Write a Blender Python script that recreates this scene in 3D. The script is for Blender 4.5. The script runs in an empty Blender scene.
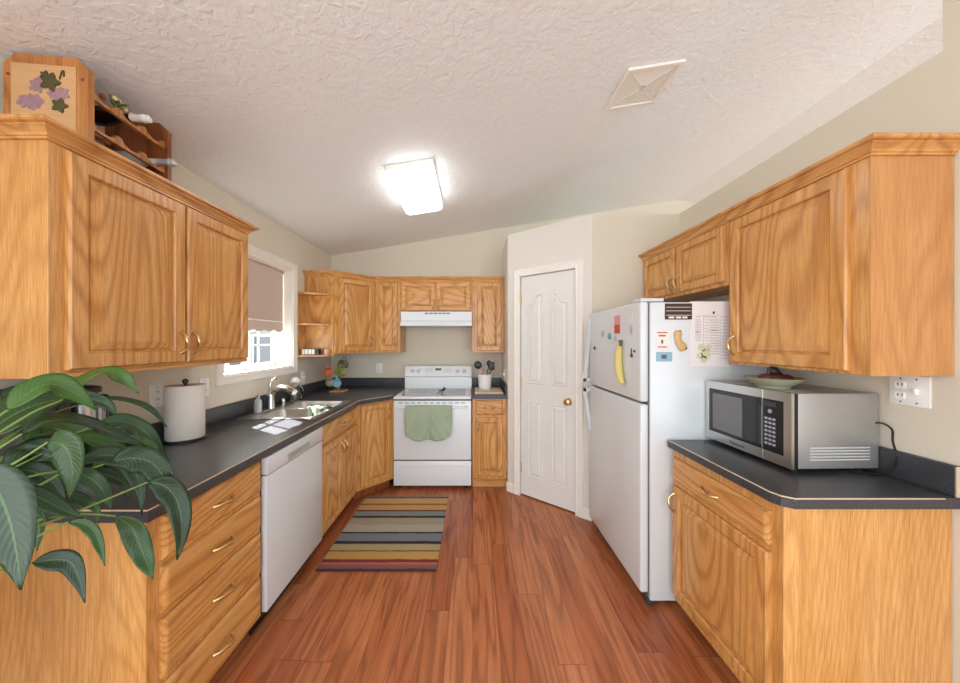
import bpy, bmesh, math, random
from mathutils import Vector, Matrix
random.seed(7)
S = bpy.context.scene
C = S.collection
PI = math.pi

# ------------------------------------------------------------------ camera, world, sun, exposure
F_PX, CX, CY, CAM_H = 325.0, 473.0, 341.5, 1.45
cam_d = bpy.data.cameras.new('camera'); cam = bpy.data.objects.new('camera', cam_d); C.objects.link(cam)
cam.location = (0, 0, CAM_H); cam.rotation_euler = (PI/2, 0, 0)
cam_d.sensor_width = 36; cam_d.lens = F_PX/960*36; cam_d.shift_x = (480-CX)/960
cam_d.clip_start = .02
S.camera = cam
S.view_settings.view_transform = 'Standard'; S.view_settings.look = 'None'
S.view_settings.gamma = 1; S.view_settings.use_curve_mapping = False
S.view_settings.exposure = 1.02
S.cycles.max_bounces = 14; S.cycles.diffuse_bounces = 9

world = bpy.data.worlds.new('world'); S.world = world; world.use_nodes = True
bg = world.node_tree.nodes['Background']
bg.inputs[0].default_value = (0.82, 0.93, 1.0, 1); bg.inputs[1].default_value = 1.15

def light(name, kind, loc, rot, energy, size=None, color=(1, 1, 1)):
    d = bpy.data.lights.new(name, kind); o = bpy.data.objects.new(name, d); C.objects.link(o)
    o.location = loc; o.rotation_euler = rot; d.energy = energy; d.color = color
    if kind == 'AREA': d.shape = 'RECTANGLE'; d.size, d.size_y = size
    return o
# morning sun slipping in under the blind, and unseen fill lamps added at the rear and right
sun = light('sun', 'SUN', (-8, 8, 8), (0, 0, 0), 30.0)
sun.rotation_euler = Vector((1, -.62, -.95)).to_track_quat('-Z', 'Y').to_euler(); sun.data.angle = .009
light('living_room_fill', 'AREA', (1.8, -3.4, 1.3), (PI/2, 0, 0), 48, (6.2, 2.2), (.86, .945, 1))  # added fill lamp across the open rear of the room, no window modelled
light('dining_fill', 'AREA', (5.3, .6, 1.6), (PI/2, 0, PI/2), 36, (3.0, 1.8), (.86, .945, 1))  # added fill lamp on the dining side, brightens the sloped ceiling
light('patio_door', 'AREA', (-1.60, -1.3, 1.35), (PI/2, 0, -PI/2), 36, (2.2, 1.9), (.86, .945, 1))

# ------------------------------------------------------------------ mesh helpers
def BM(): return bmesh.new()

def box(bm, x0, x1, y0, y1, z0, z1, bev=0, seg=1):
    r = bmesh.ops.create_cube(bm, size=1)
    vs = r['verts']
    for v in vs:
        v.co = Vector(((x0+x1)/2 + v.co.x*(x1-x0), (y0+y1)/2 + v.co.y*(y1-y0), (z0+z1)/2 + v.co.z*(z1-z0)))
    if bev > 0:
        es = list({e for v in vs for e in v.link_edges})
        bmesh.ops.bevel(bm, geom=es, offset=bev, segments=seg, affect='EDGES', profile=.5)
    return bm

def prism(bm, pts, ext):
    """pts: planar 3D polygon, ext: extrusion vector"""
    ext = Vector(ext)
    a = [bm.verts.new(p) for p in pts]; b = [bm.verts.new(Vector(p)+ext) for p in pts]
    n = len(pts)
    fs = [bm.faces.new(a), bm.faces.new(b[::-1])]
    for i in range(n): fs.append(bm.faces.new((a[i], b[i], b[(i+1) % n], a[(i+1) % n])))
    bmesh.ops.recalc_face_normals(bm, faces=fs)
    return bm

def skin(bm, rings, cap0=True, cap1=True, closed=True):
    vr = [[bm.verts.new(p) for p in r] for r in rings]
    fs = []
    for A, B in zip(vr, vr[1:]):
        n = len(A)
        for i in range(n if closed else n-1):
            fs.append(bm.faces.new((A[i], A[(i+1) % n], B[(i+1) % n], B[i])))
    if cap0: fs.append(bm.faces.new(vr[0][::-1]))
    if cap1: fs.append(bm.faces.new(vr[-1]))
    bmesh.ops.recalc_face_normals(bm, faces=fs)
    return bm

def lathe(bm, prof, c=(0, 0, 0), seg=24, cap0=True, cap1=True, axis='Z'):
    rings = []
    for r, z in prof:
        ring = []
        for k in range(seg):
            a = 2*PI*k/seg
            p = (r*math.cos(a), r*math.sin(a), z)
            if axis == 'X': p = (p[2], p[0], p[1])
            if axis == 'Y': p = (p[0], -p[2], p[1])
            ring.append(Vector(c)+Vector(p))
        rings.append(ring)
    return skin(bm, rings, cap0, cap1)

def catmull(P, n):
    P = [Vector(p) for p in P]
    if len(P) == 2: return [P[0].lerp(P[1], i/n) for i in range(n+1)]
    Q = [2*P[0]-P[1]] + P + [2*P[-1]-P[-2]]
    out = []
    m = len(P)-1
    for i in range(n+1):
        t = i/n*m; k = min(int(t), m-1); t -= k
        p0, p1, p2, p3 = Q[k:k+4]
        out.append(.5*((2*p1)+(p2-p0)*t+(2*p0-5*p1+4*p2-p3)*t*t+(3*p1-p0-3*p2+p3)*t**3))
    return out

def tube(bm, pts, r, seg=8, smooth=0, sy=1.0):
    if smooth: pts = catmull(pts, smooth)
    pts = [Vector(p) for p in pts]; n = len(pts)
    rings = []; ref = None
    for i, p in enumerate(pts):
        t = (pts[min(i+1, n-1)]-pts[max(i-1, 0)]).normalized()
        if ref is None:
            ref = Vector((0, 0, 1)) if abs(t.z) < .8 else Vector((1, 0, 0))
        a = (ref - t*ref.dot(t)).normalized(); b = t.cross(a); ref = a
        rr = r(i/(n-1)) if callable(r) else r
        rings.append([p + a*math.cos(2*PI*k/seg)*rr + b*math.sin(2*PI*k/seg)*rr*sy for k in range(seg)])
    return skin(bm, rings)

def sweep(bm, path, prof, z0=0):
    """sweep an (out, up) profile along an xy path; out is to the right of travel"""
    P = [Vector((p[0], p[1], 0)) for p in path]; rings = []
    nrm = []
    for a, b in zip(P, P[1:]):
        d = (b-a).normalized(); nrm.append(Vector((d.y, -d.x, 0)))
    for i, p in enumerate(P):
        if i == 0: m = nrm[0]
        elif i == len(P)-1: m = nrm[-1]
        else:
            m = nrm[i-1]+nrm[i]; m = m/(m.length_squared/2) if m.length > 1e-6 else nrm[i]
        rings.append([p + m*o + Vector((0, 0, z0+u)) for o, u in prof])
    return skin(bm, rings)

def raised(bm, x0, x1, z0, z1, y, loops):
    """nested rectangular loops (inset, outward height) facing -y"""
    rings = []
    for ins, h in loops:
        rings.append([(x0+ins, y-h, z0+ins), (x1-ins, y-h, z0+ins), (x1-ins, y-h, z1-ins), (x0+ins, y-h, z1-ins)])
    return skin(bm, rings)

def grow(poly, d):
    """offset a ccw (x,z) polygon inwards by d"""
    n = len(poly); out = []
    for i in range(n):
        a, b, c = Vector(poly[i-1]), Vector(poly[i]), Vector(poly[(i+1) % n])
        e1, e2 = (b-a).normalized(), (c-b).normalized()
        n1, n2 = Vector((-e1.y, e1.x)), Vector((-e2.y, e2.x))
        m = n1+n2; m = m/(m.length_squared/2)
        out.append(b+m*d)
    return out

BASE_LABELS = set()
def link(name, bm, mat, parent=None, smooth=None, loc=None, rotz=0):
    bmesh.ops.remove_doubles(bm, verts=bm.verts, dist=1e-6)
    me = bpy.data.meshes.new(name); bm.to_mesh(me); bm.free()
    for m in (mat if isinstance(mat, (list, tuple)) else [mat]): me.materials.append(m)
    o = bpy.data.objects.new(name, me); C.objects.link(o)
    if smooth:
        for p in me.polygons: p.use_smooth = True
        me.set_sharp_from_angle(angle=math.radians(smooth))
    if parent: o.parent = parent
    if loc: o.location = loc; o.rotation_euler = (0, 0, rotz)
    return o

def tag(o, label, cat, group=None):
    o['label'] = label; o['category'] = cat
    if group: o['group'] = group
    return o
def thing(name, label, cat, loc=(0, 0, 0), rotz=0, group=None):
    o = bpy.data.objects.new(name, None); C.objects.link(o); o.empty_display_size = .05
    o.location = loc; o.rotation_euler = (0, 0, rotz)
    return tag(o, label, cat, group)
def struct(name, bm, mat, parent=None, smooth=None, loc=None, rotz=0):
    o = link(name, bm, mat, parent, smooth, loc, rotz)
    if not parent: o['kind'] = 'structure'
    return o
def text(name, body, size, mat, parent, loc, rot, extrude=.0004, align='CENTER'):
    cu = bpy.data.curves.new(name, 'FONT'); cu.body = body; cu.size = size; cu.extrude = extrude
    cu.align_x = align; cu.align_y = 'CENTER'; cu.resolution_u = 2
    cu.materials.append(mat)
    t = bpy.data.objects.new('t', cu); C.objects.link(t)
    me = bpy.data.meshes.new_from_object(t.evaluated_get(bpy.context.evaluated_depsgraph_get()))
    bpy.data.objects.remove(t)
    o = bpy.data.objects.new(name, me); C.objects.link(o); o.parent = parent
    if not me.materials: me.materials.append(mat)
    o.location = loc; o.rotation_euler = rot
    return o
def W(px, py, Y):
    return Vector(((px-CX)/F_PX*Y, Y, CAM_H-(py-CY)/F_PX*Y))

# ------------------------------------------------------------------ materials
class G:
    def __init__(s, name):
        s.m = bpy.data.materials.new(name); s.m.use_nodes = True
        s.t = s.m.node_tree; s.b = s.t.nodes['Principled BSDF']
    def n(s, typ, ins=None, out=0, **pr):
        nd = s.t.nodes.new('ShaderNode'+typ)
        for k, v in pr.items(): setattr(nd, k, v)
        for k, v in (ins or {}).items(): s.set(nd.inputs[k], v)
        return nd.outputs[out]
    def set(s, sock, v):
        if isinstance(v, bpy.types.NodeSocket): s.t.links.new(v, sock)
        else: sock.default_value = v
    def math(s, op, a, b=0.0, c=None):
        ins = {0: a, 1: b}
        if c is not None: ins[2] = c
        return s.n('Math', ins, operation=op)
    def mix(s, f, a, b, blend='MIX'):
        nd = s.t.nodes.new('ShaderNodeMix'); nd.data_type = 'RGBA'; nd.blend_type = blend
        s.set(nd.inputs[0], f); s.set(nd.inputs[6], a); s.set(nd.inputs[7], b)
        return nd.outputs[2]
    def ramp(s, f, stops, interp='LINEAR'):
        nd = s.t.nodes.new('ShaderNodeValToRGB'); r = nd.color_ramp; r.interpolation = interp
        while len(r.elements) < len(stops): r.elements.new(0.5)
        for e, (p, c) in zip(r.elements, stops): e.position = p; e.color = (*c, 1)
        s.set(nd.inputs[0], f); return nd.outputs[0]
    def coords(s): return s.n('TexCoord', out=3)
    def mapping(s, vec, scale=(1, 1, 1), loc=(0, 0, 0)):
        return s.n('Mapping', {0: vec, 1: loc, 3: scale})
    def bump(s, h, strength=.3, dist=.01):
        o = s.n('Bump', {'Strength': strength, 'Distance': dist, 'Height': h}); s.set(s.b.inputs['Normal'], o)
    def fin(s, color=None, rough=.5, metal=0, **kw):
        if color is not None: s.set(s.b.inputs['Base Color'], (*color, 1) if isinstance(color, tuple) else color)
        s.set(s.b.inputs['Roughness'], rough); s.set(s.b.inputs['Metallic'], metal)
        for k, v in kw.items(): s.set(s.b.inputs[k.replace('_', ' ')], v)
        return s.m

def srgb(r, g, b):
    f = lambda c: (c/255/12.92) if c/255 <= .04045 else ((c/255+.055)/1.055)**2.4
    return (f(r), f(g), f(b))
def plain(name, rgb, rough=.5, metal=0, noise=.04, **kw):
    g = G(name); c = srgb(*rgb)
    nz = g.n('TexNoise', {'Vector': g.coords(), 'Scale': 9.0, 'Detail': 3.0})
    col = g.mix(nz, (*[x*(1-noise) for x in c], 1), (*[min(1, x*(1+noise)) for x in c], 1))
    return g.fin(col, rough, metal, **kw)

def wood(name, axis, light, mid, dark, rough=.26, fig=20.0, ring=.50):
    """fine grained timber: cathedral contour figure plus long pores, the grain running along an axis"""
    g = G(name)
    k = .17
    sc = {'X': (k, 1, 1), 'Y': (1, k, 1), 'Z': (1, 1, k)}[axis]
    k2 = .03
    sc2 = {'X': (k2, 1, 1), 'Y': (1, k2, 1), 'Z': (1, 1, k2)}[axis]
    rnd = g.n('ObjectInfo', out=5)
    off = g.n('CombineXYZ', {0: g.math('MULTIPLY', rnd, 17.0), 1: g.math('MULTIPLY', rnd, 9.0), 2: g.math('MULTIPLY', rnd, 5.0)})
    vec = g.n('VectorMath', {0: g.mapping(g.coords(), sc), 1: off}, operation='ADD')
    vec2 = g.n('VectorMath', {0: g.mapping(g.coords(), sc2), 1: off}, operation='ADD')
    wob = g.n('TexNoise', {'Vector': vec2, 'Scale': 60.0, 'Detail': 2.0})
    low = g.n('TexNoise', {'Vector': vec, 'Scale': 3.6, 'Detail': .6, 'Roughness': .4})
    ph = g.math('ADD', g.math('MULTIPLY', low, fig*2*PI), g.math('MULTIPLY', wob, 1.6))
    rings = g.math('MULTIPLY_ADD', g.math('SINE', ph), .5, .5)
    rings = g.math('POWER', rings, 2.6)
    fine = g.n('TexNoise', {'Vector': vec2, 'Scale': 330.0, 'Detail': 3.0, 'Roughness': .6})
    wide = g.n('TexNoise', {'Vector': vec2, 'Scale': 22.0, 'Detail': 3.0})
    base = g.ramp(wide, [(.3, mid), (.68, light)])
    c1 = g.mix(g.math('MULTIPLY', rings, ring), base, (*dark, 1))
    pores = g.ramp(fine, [(.40, (1, 1, 1)), (.56, (0, 0, 0))])
    c2 = g.mix(g.math('MULTIPLY', pores, .38), c1, (*dark, 1))
    g.bump(fine, .05, .002)
    return g.fin(c2, rough)

OAK = dict(light=srgb(222, 170, 104), mid=srgb(209, 152, 84), dark=srgb(156, 94, 40))
oak_z = wood('honey_oak_upright', 'Z', **OAK)
oak_panel = wood('oak_veneer_panel', 'Z', **OAK, fig=26.0, ring=.26)
oak_x = wood('honey_oak_lengthwise', 'X', **OAK)
oak_y = wood('honey_oak_depthwise', 'Y', **OAK)
oak_red = wood('red_oak_veneer', 'Z', srgb(206, 152, 96), srgb(194, 138, 82), srgb(160, 104, 54), fig=22, ring=.3)
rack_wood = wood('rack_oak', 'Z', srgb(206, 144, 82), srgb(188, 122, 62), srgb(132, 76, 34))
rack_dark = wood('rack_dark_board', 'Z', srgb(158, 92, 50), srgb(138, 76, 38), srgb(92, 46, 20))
board_pale = wood('pale_board', 'X', srgb(214, 172, 124), srgb(206, 162, 112), srgb(196, 150, 100), fig=4)

def make_floor():
    g = G('laminate_planks')
    co = g.coords(); sep = g.t.nodes.new('ShaderNodeSeparateXYZ'); g.set(sep.inputs[0], co)
    x, y = sep.outputs[0], sep.outputs[1]
    u = g.math('DIVIDE', x, .127); ix = g.math('FLOOR', u); fx = g.math('FRACT', u)
    r1 = g.n('TexWhiteNoise', {'W': ix}, noise_dimensions='1D')
    v = g.math('ADD', g.math('DIVIDE', y, 1.21), g.math('MULTIPLY', r1, 7.3)); iy = g.math('FLOOR', v); fy = g.math('FRACT', v)
    cell = g.n('CombineXYZ', {0: ix, 1: iy, 2: 0.0})
    r2 = g.n('TexWhiteNoise', {'Vector': cell}, noise_dimensions='3D')
    shift = g.n('CombineXYZ', {0: g.math('MULTIPLY', r2, 31.0), 1: g.math('MULTIPLY', r2, 13.0), 2: 0.0})
    vec = g.n('VectorMath', {0: g.mapping(co, (1, .075, 1)), 1: shift}, operation='ADD')
    low = g.n('TexNoise', {'Vector': vec, 'Scale': 7.5, 'Detail': 2.0, 'Distortion': .35})
    rings = g.math('MULTIPLY_ADD', g.math('SINE', g.math('MULTIPLY', low, 50.0)), .5, .5)
    med = g.n('TexNoise', {'Vector': vec, 'Scale': 16.0, 'Detail': 5.0, 'Roughness': .62})
    fine = g.n('TexNoise', {'Vector': vec, 'Scale': 90.0, 'Detail': 3.0})
    tone = g.math('ADD', g.math('MULTIPLY_ADD', r2, .30, .08), g.math('MULTIPLY', med, .66))
    base = g.ramp(tone, [(.20, srgb(142, 74, 42)), (.45, srgb(176, 101, 60)), (.70, srgb(198, 126, 82)), (.95, srgb(216, 154, 112))])
    c = g.mix(g.math('MULTIPLY', g.math('POWER', rings, 3.0), .42), base, (*srgb(92, 38, 20), 1))
    streak = g.ramp(med, [(.30, (.30, .20, .15)), (.40, (1, 1, 1))])
    c = g.mix(.6, c, streak, 'MULTIPLY')
    c = g.mix(.25, c, g.ramp(fine, [(.3, (.4, .35, .3)), (.6, (1, 1, 1))]), 'MULTIPLY')
    gx = g.math('LESS_THAN', g.math('MINIMUM', fx, g.math('SUBTRACT', 1.0, fx)), .012)
    gy = g.math('LESS_THAN', g.math('MINIMUM', fy, g.math('SUBTRACT', 1.0, fy)), .0016)
    gap = g.math('MAXIMUM', gx, gy)
    c = g.mix(g.math('MULTIPLY', gap, .45), c, (*srgb(60, 26, 14), 1))
    g.bump(g.math('SUBTRACT', g.math('MULTIPLY', fine, .2), gap), .12, .002)
    return g.fin(c, g.math('MULTIPLY_ADD', fine, .12, .25))
floor_m = make_floor()

def paint(name, rgb, scale=220.0, st=.12, rough=.75):
    g = G(name); nz = g.n('TexNoise', {'Vector': g.coords(), 'Scale': scale, 'Detail': 2.0})
    g.bump(nz, st, .003); return g.fin(srgb(*rgb), rough)
wall_m = paint('beige_wall_paint', (217, 209, 191))
pantry_m = paint('pale_wall_paint', (222, 217, 208))
def make_ceiling():
    g = G('knockdown_ceiling')
    a = g.n('TexNoise', {'Vector': g.coords(), 'Scale': 30.0, 'Detail': 4.0, 'Distortion': .5})
    b = g.ramp(a, [(.44, (0, 0, 0)), (.56, (1, 1, 1))])
    c = g.n('TexNoise', {'Vector': g.coords(), 'Scale': 140.0, 'Detail': 2.0})
    h = g.math('ADD', g.math('MULTIPLY', b, 1.0), g.math('MULTIPLY', c, .25))
    g.bump(h, .30, .006)
    return g.fin(srgb(236, 241, 242), .8)
ceil_m = make_ceiling()
trim_m = plain('white_trim_paint', (236, 233, 226), .4)
door_m = plain('white_door_paint', (226, 226, 223), .35)
appl_m = plain('white_appliance_enamel', (212, 217, 220), .22, noise=.01)
range_m = plain('white_range_enamel', (226, 229, 231), .2, noise=.01)
gasket_m = plain('grey_gasket', (96, 96, 96), .7)
black_m = plain('black_plastic', (20, 20, 21), .35)
dkgrey_m = plain('dark_grey_plastic', (58, 58, 60), .45)
steel_m = plain('brushed_stainless', (206, 205, 202), .30, 1.0)
steelp_m = plain('grey_painted_steel', (172, 171, 168), .42, .55)
nickel_m = plain('satin_nickel', (205, 203, 200), .18, 1.0)
brass_m = plain('antique_brass', (216, 188, 136), .28, 1.0)
glass_dark = plain('dark_oven_glass', (34, 34, 36), .08)
cook_m = plain('grey_ceramic_glass', (150, 152, 156), .08)
towel_m = plain('sage_terrycloth', (158, 172, 146), .95, noise=.12)
paper_m = plain('white_paper', (232, 226, 217), .85)
plate_m = plain('white_outlet_plastic', (240, 240, 238), .35)
slot_m = plain('outlet_slot', (70, 68, 66), .6)
shade_m = plain('pinkish_blind_fabric', (208, 188, 176), .9)
bowl_m = plain('olive_glazed_pottery', (158, 158, 130), .3, noise=.15)
ltseam_m = plain('pale_laminate_edge', (206, 186, 160), .4)
soil_m = plain('potting_soil', (50, 36, 26), .95, noise=.3)
pot_m = plain('terracotta', (150, 86, 58), .7)

def make_counter():
    g = G('charcoal_laminate'); co = g.coords()
    a = g.n('TexNoise', {'Vector': co, 'Scale': 260.0, 'Detail': 2.0})
    b = g.n('TexNoise', {'Vector': co, 'Scale': 5.0, 'Detail': 3.0})
    c = g.ramp(a, [(.35, srgb(46, 46, 50)), (.6, srgb(70, 71, 76)), (.75, srgb(100, 101, 107))])
    c = g.mix(.2, c, g.ramp(b, [(.3, (.5, .5, .5)), (.7, (1, 1, 1))]), 'MULTIPLY')
    g.bump(a, .04, .001)
    return g.fin(c, .28)
counter_m = make_counter()
def glass(name, col=(1, 1, 1), rough=0.0):
    g = G(name); return g.fin(col, rough, 0, Transmission_Weight=1.0, IOR=1.45)
clear_m = glass('clear_glass')
def pane_glass():
    m = bpy.data.materials.new('window_pane'); m.use_nodes = True; t = m.node_tree
    for n in list(t.nodes): t.nodes.remove(n)
    o = t.nodes.new('ShaderNodeOutputMaterial'); mx = t.nodes.new('ShaderNodeMixShader'); fr = None
    tr = t.nodes.new('ShaderNodeBsdfTransparent'); gl = t.nodes.new('ShaderNodeBsdfGlossy'); gl.inputs['Roughness'].default_value = .02
    mx.inputs[0].default_value = .06
    t.links.new(tr.outputs[0], mx.inputs[1]); t.links.new(gl.outputs[0], mx.inputs[2])
    t.links.new(mx.outputs[0], o.inputs[0]); return m
pane_m = pane_glass()
def emit(name, col, st):
    g = G(name); return g.fin((.9, .9, .9), .4, 0, Emission_Color=(*col, 1), Emission_Strength=st)
lamp_m = emit('lit_acrylic_diffuser', (.96, .985, 1), 3.0)
led_m = plain('green_display', (34, 104, 62), .3)

# ------------------------------------------------------------------ room shell
XL, YB, XR = -1.67, 3.83, 1.672
def zc(x): return 2.729+.162*x if x <= 2.4 else 3.1178-.162*(x-2.4)
BACK, XF = -3.5, 5.5
struct('floor', box(BM(), -1.84, XF, BACK, 3.95, -.1, 0), floor_m)
bm = BM(); prism(bm, [(-1.84, BACK, zc(-1.84)), (2.4, BACK, zc(2.4)), (2.4, BACK, zc(2.4)+.1), (-1.84, BACK, zc(-1.84)+.1)], (0, 3.95-BACK, 0)); struct('ceiling_left', bm, ceil_m)
bm = BM(); prism(bm, [(2.4, BACK, zc(2.4)), (XF, BACK, zc(XF)), (XF, BACK, zc(XF)+.1), (2.4, BACK, zc(2.4)+.1)], (0, 3.95-BACK, 0)); struct('ceiling_right', bm, ceil_m)
bm = BM(); prism(bm, [(-1.84, YB, 0), (XF, YB, 0), (XF, YB, zc(XF)), (2.4, YB, zc(2.4)), (-1.84, YB, zc(-1.84))], (0, .12, 0)); struct('wall_back', bm, wall_m)
WY0, WY1, WZ0, WZ1 = 2.165, 3.005, 1.215, 2.11
bm = BM(); zt = zc(XL-.17)
for y0, y1, z0, z1 in ((BACK, WY0, 0, zt), (WY1, YB, 0, zt), (WY0, WY1, 0, WZ0), (WY0, WY1, WZ1, zt)): box(bm, XL-.17, XL, y0, y1, z0, z1)
prism(bm, [(XL-.17, BACK, zt), (XL, BACK, zt), (XL, BACK, zc(XL))], (0, YB-BACK, 0))
struct('wall_left', bm, wall_m)
struct('wall_right', box(BM(), XR, XR+.12, 1.157, YB, 0, 2.485), wall_m)
bm = BM(); prism(bm, [(XR, .25, 0), (XR+.12, .25, 0), (XR+.12, .25, zc(XR+.12)), (XR, .25, zc(XR))], (0, 1.157-.25, 0)); struct('wall_right_near', bm, wall_m)
struct('wall_far_right', box(BM(), XF, XF+.1, BACK, 3.95, 0, zc(XF)+.05), wall_m)  # unseen wall, added to cut the sky light from the right
# pantry closet: side wall, wall beside the refrigerator, diagonal wall with the door
P1, P2 = Vector((.34, 3.158, 0)), Vector((.963, 2.63, 0))
PD = (P2-P1); PLEN = PD.length; PROT = math.atan2(PD.y, PD.x); PH = 2.485
struct('wall_pantry_side', box(BM(), .34, .44, 3.20, YB, 0, PH), pantry_m)
struct('wall_pantry_front', box(BM(), .963, XR, 2.63, 2.73, 0, PH), wall_m)
D0, D1, DH = .135, .685, 2.065        # door opening along the diagonal
bm = BM()
box(bm, 0, D0, 0, .1, 0, PH); box(bm, D1, PLEN, 0, .1, 0, PH); box(bm, D0, D1, 0, .1, DH, PH)
struct('wall_pantry_diagonal', bm, pantry_m, loc=P1, rotz=PROT)
bm = BM(); prism(bm, [(.44, 3.2, PH-.02), (1.03, 2.73, PH-.02), (XR, 2.73, PH-.02), (XR, YB, PH-.02), (.44, YB, PH-.02)], (0, 0, .02)); struct('ceiling_pantry', bm, wall_m)  # unseen lid over the pantry, added to block light

CAS = [(0, 0), (.0, .012), (.008, .016), (.016, .012), (.04, .016), (.052, .020), (.06, .018), (.065, .010), (.065, 0)]
def casing(x0, x1, z1, w=.065, th=.016):
    bm = BM()
    rings = []
    for (px, pz, ox, oz) in ((x0, 0, -1, 0), (x0, z1, -1, 1), (x1, z1, 1, 1), (x1, 0, 1, 0)):
        rings.append([(px+ox*a, -b, pz+oz*a) for a, b in CAS])
    return skin(bm, rings)
t_ = struct('trim_1', casing(D0+.004, D1-.004, DH-.004), trim_m, loc=P1, rotz=PROT)
# pantry door: slab with four moulded panels, the upper pair with sloped arch tops
door = bpy.data.objects.new('door_1', None); C.objects.link(door); door.location = P1; door.rotation_euler = (0, 0, PROT); door['kind'] = 'structure'
dx0, dx1, dz0, dz1 = D0+.006, D1-.006, .012, DH-.006
bm = BM(); box(bm, dx0, dx1, .012, .047, dz0, dz1, .002)
def moulded(bm, poly, y):
    rings = []
    for d, h in ((0, 0), (.004, .006), (.008, .011), (.015, .001), (.022, .0008), (.036, .011)):
        rings.append([(p[0], y-h, p[1]) for p in grow(poly, d)])
    skin(bm, rings, cap0=False)
dm = (dx0+dx1)/2
for s in (0, 1):
    xa, xb = (dx0+.075, dm-.045) if s == 0 else (dm+.045, dx1-.075)
    lo, hi = (1.79, 1.885)
    if s == 0: top = [(xb, hi), (xb-.06, hi-.008), (xa+.05, lo+.014), (xa, lo)]
    else: top = [(xb, lo), (xb-.05, lo+.014), (xa+.06, hi-.008), (xa, hi)]
    moulded(bm, [(xa, 1.06), (xb, 1.06)]+top, .012)
    moulded(bm, [(xa, .20), (xb, .20), (xb, .90), (xa, .90)], .012)
link('door_slab', bm, door_m, door, 35)
k = BM(); lathe(k, [(.03, 0), (.031, .004), (.012, .008), (.011, .03), (.024, .038), (.029, .05), (.026, .062), (.012, .068)], (dx1-.06, .012, .94), 20, axis='Y')
# knob is turned along local -y
link('door_knob', k, brass_m, door, 40)
for z in (.22, 1.02, 1.80):
    link('hinge', box(BM(), dx0-.008, dx0+.008, .0, .014, z, z+.09, .002), brass_m, door)
def baseboard(name, pts, h=.085, th=.014):
    struct(name, sweep(BM(), pts, [(0, 0), (th, 0), (th, h-.012), (th*.5, h), (0, h)]), trim_m)
dvec = PD.normalized()
baseboard('baseboard_pantry_left', [(.34, 3.19), (P1.x, P1.y), tuple((P1+dvec*(D0-.061)).xy)])
baseboard('baseboard_pantry_right', [tuple((P1+dvec*(D1+.061)).xy), tuple((P1+dvec*(PLEN-.001)).xy)])

# window in the left wall
win = bpy.data.objects.new('window_1', None); C.objects.link(win); win.location = (XL, WY0, WZ0); win.rotation_euler = (0, 0, PI/2); win['kind'] = 'structure'
ww, wh = WY1-WY0, WZ1-WZ0        # local: x along +Y, y outwards (-X), z up
rings = []
for (px, pz, ox, oz) in ((0, 0, -1, -1), (0, wh, -1, 1), (ww, wh, 1, 1), (ww, 0, 1, -1), (0, 0, -1, -1)):
    rings.append([(px+ox*a*.92, -b, pz+oz*a*.92) for a, b in CAS])
link('window_casing', skin(BM(), rings, False, False), trim_m, win)
bm = BM()
for x0, x1, z0, z1 in ((0, .012, 0, wh), (ww-.012, ww, 0, wh), (.012, ww-.012, 0, .012), (.012, ww-.012, wh-.012, wh)): box(bm, x0, x1, .001, .17, z0, z1)
link('jamb_liner', bm, trim_m, win)
def sash(x0, x1, y, nm):
    bm = BM(); f = .038
    for a, b, c, d in ((x0, x0+f, .014, wh-.014), (x1-f, x1, .014, wh-.014), (x0+f, x1-f, .014, .014+f), (x0+f, x1-f, wh-.014-f, wh-.014)): box(bm, a, b, y, y+.022, c, d, .003)
    s = link('sash', bm, trim_m, win)
    mb = BM(); mid = (x0+x1)/2-.02
    box(mb, mid-.008, mid+.008, y+.006, y+.016, .05, wh-.05)
    for z in (.205, .42, .64): box(mb, x0+f, x1-f, y+.006, y+.016, z-.008, z+.008)
    link('muntin', mb, trim_m, s)
    link('pane', box(BM(), x0+f-.004, x1-f+.004, y+.009, y+.012, .05, wh-.05), pane_m, s)
sash(.013, ww/2+.02, .118, 'a'); sash(ww/2-.02, ww-.013, .142, 'b')
bm = BM()     # blind with a scalloped hem, lowered two thirds
x0, x1, zt, zb = .02, ww-.02, wh-.014, .335
n = 48; pts = []
for i in range(n+1):
    u = i/n; pts.append((x0+(x1-x0)*u, zb-.018*abs(math.sin(u*PI*6))))
poly = [(p[0], .075, p[1]) for p in pts]+[(x1, .075, zt), (x0, .075, zt)]
prism(bm, poly, (0, .002, 0))
blind = thing('window_blind', 'pinkish fabric blind with scalloped hem half lowered in the kitchen window', 'blind', (XL, WY0, WZ0), PI/2)
link('fabric', bm, shade_m, blind)
link('hem_bar', box(BM(), x0, x1, .068, .076, zb+.075, zb+.083, .002), trim_m, blind)
rb = BM(); lathe(rb, [(.018, x0), (.018, x1)], (0, .085, wh-.033), 14, axis='X'); link('roller', rb, shade_m, blind, 40)

# what stands outside the window
def siding():
    g = G('pale_siding'); sep = g.t.nodes.new('ShaderNodeSeparateXYZ'); g.set(sep.inputs[0], g.coords())
    f = g.math('FRACT', g.math('DIVIDE', sep.outputs[2], .12)); g.bump(f, .5, .01)
    return g.fin(srgb(158, 162, 168), .7)
side_m = siding()
gl_grey = plain('grey_window_glass', (92, 102, 116), .3)
roof_m = plain('grey_shingles', (150, 148, 146), .9)
ground = box(BM(), -16, -1.9, -4, 20, -.5, -.35); struct('ground', ground, plain('dry_lawn', (128, 132, 112), .95, noise=.2))
hs = thing('neighbor_house', 'pale sided neighboring house seen through the kitchen window', 'house', (-6.4, 5.5, -.35), 0)
link('wall', box(BM(), -5, 0, 0, 9, 0, 2.75), side_m, hs)
bm = BM(); prism(bm, [(.35, -.3, 2.75), (-2.5, -.3, 3.6), (-5.35, -.3, 2.75)], (0, 9.6, 0)); link('roof', bm, roof_m, hs)
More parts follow.
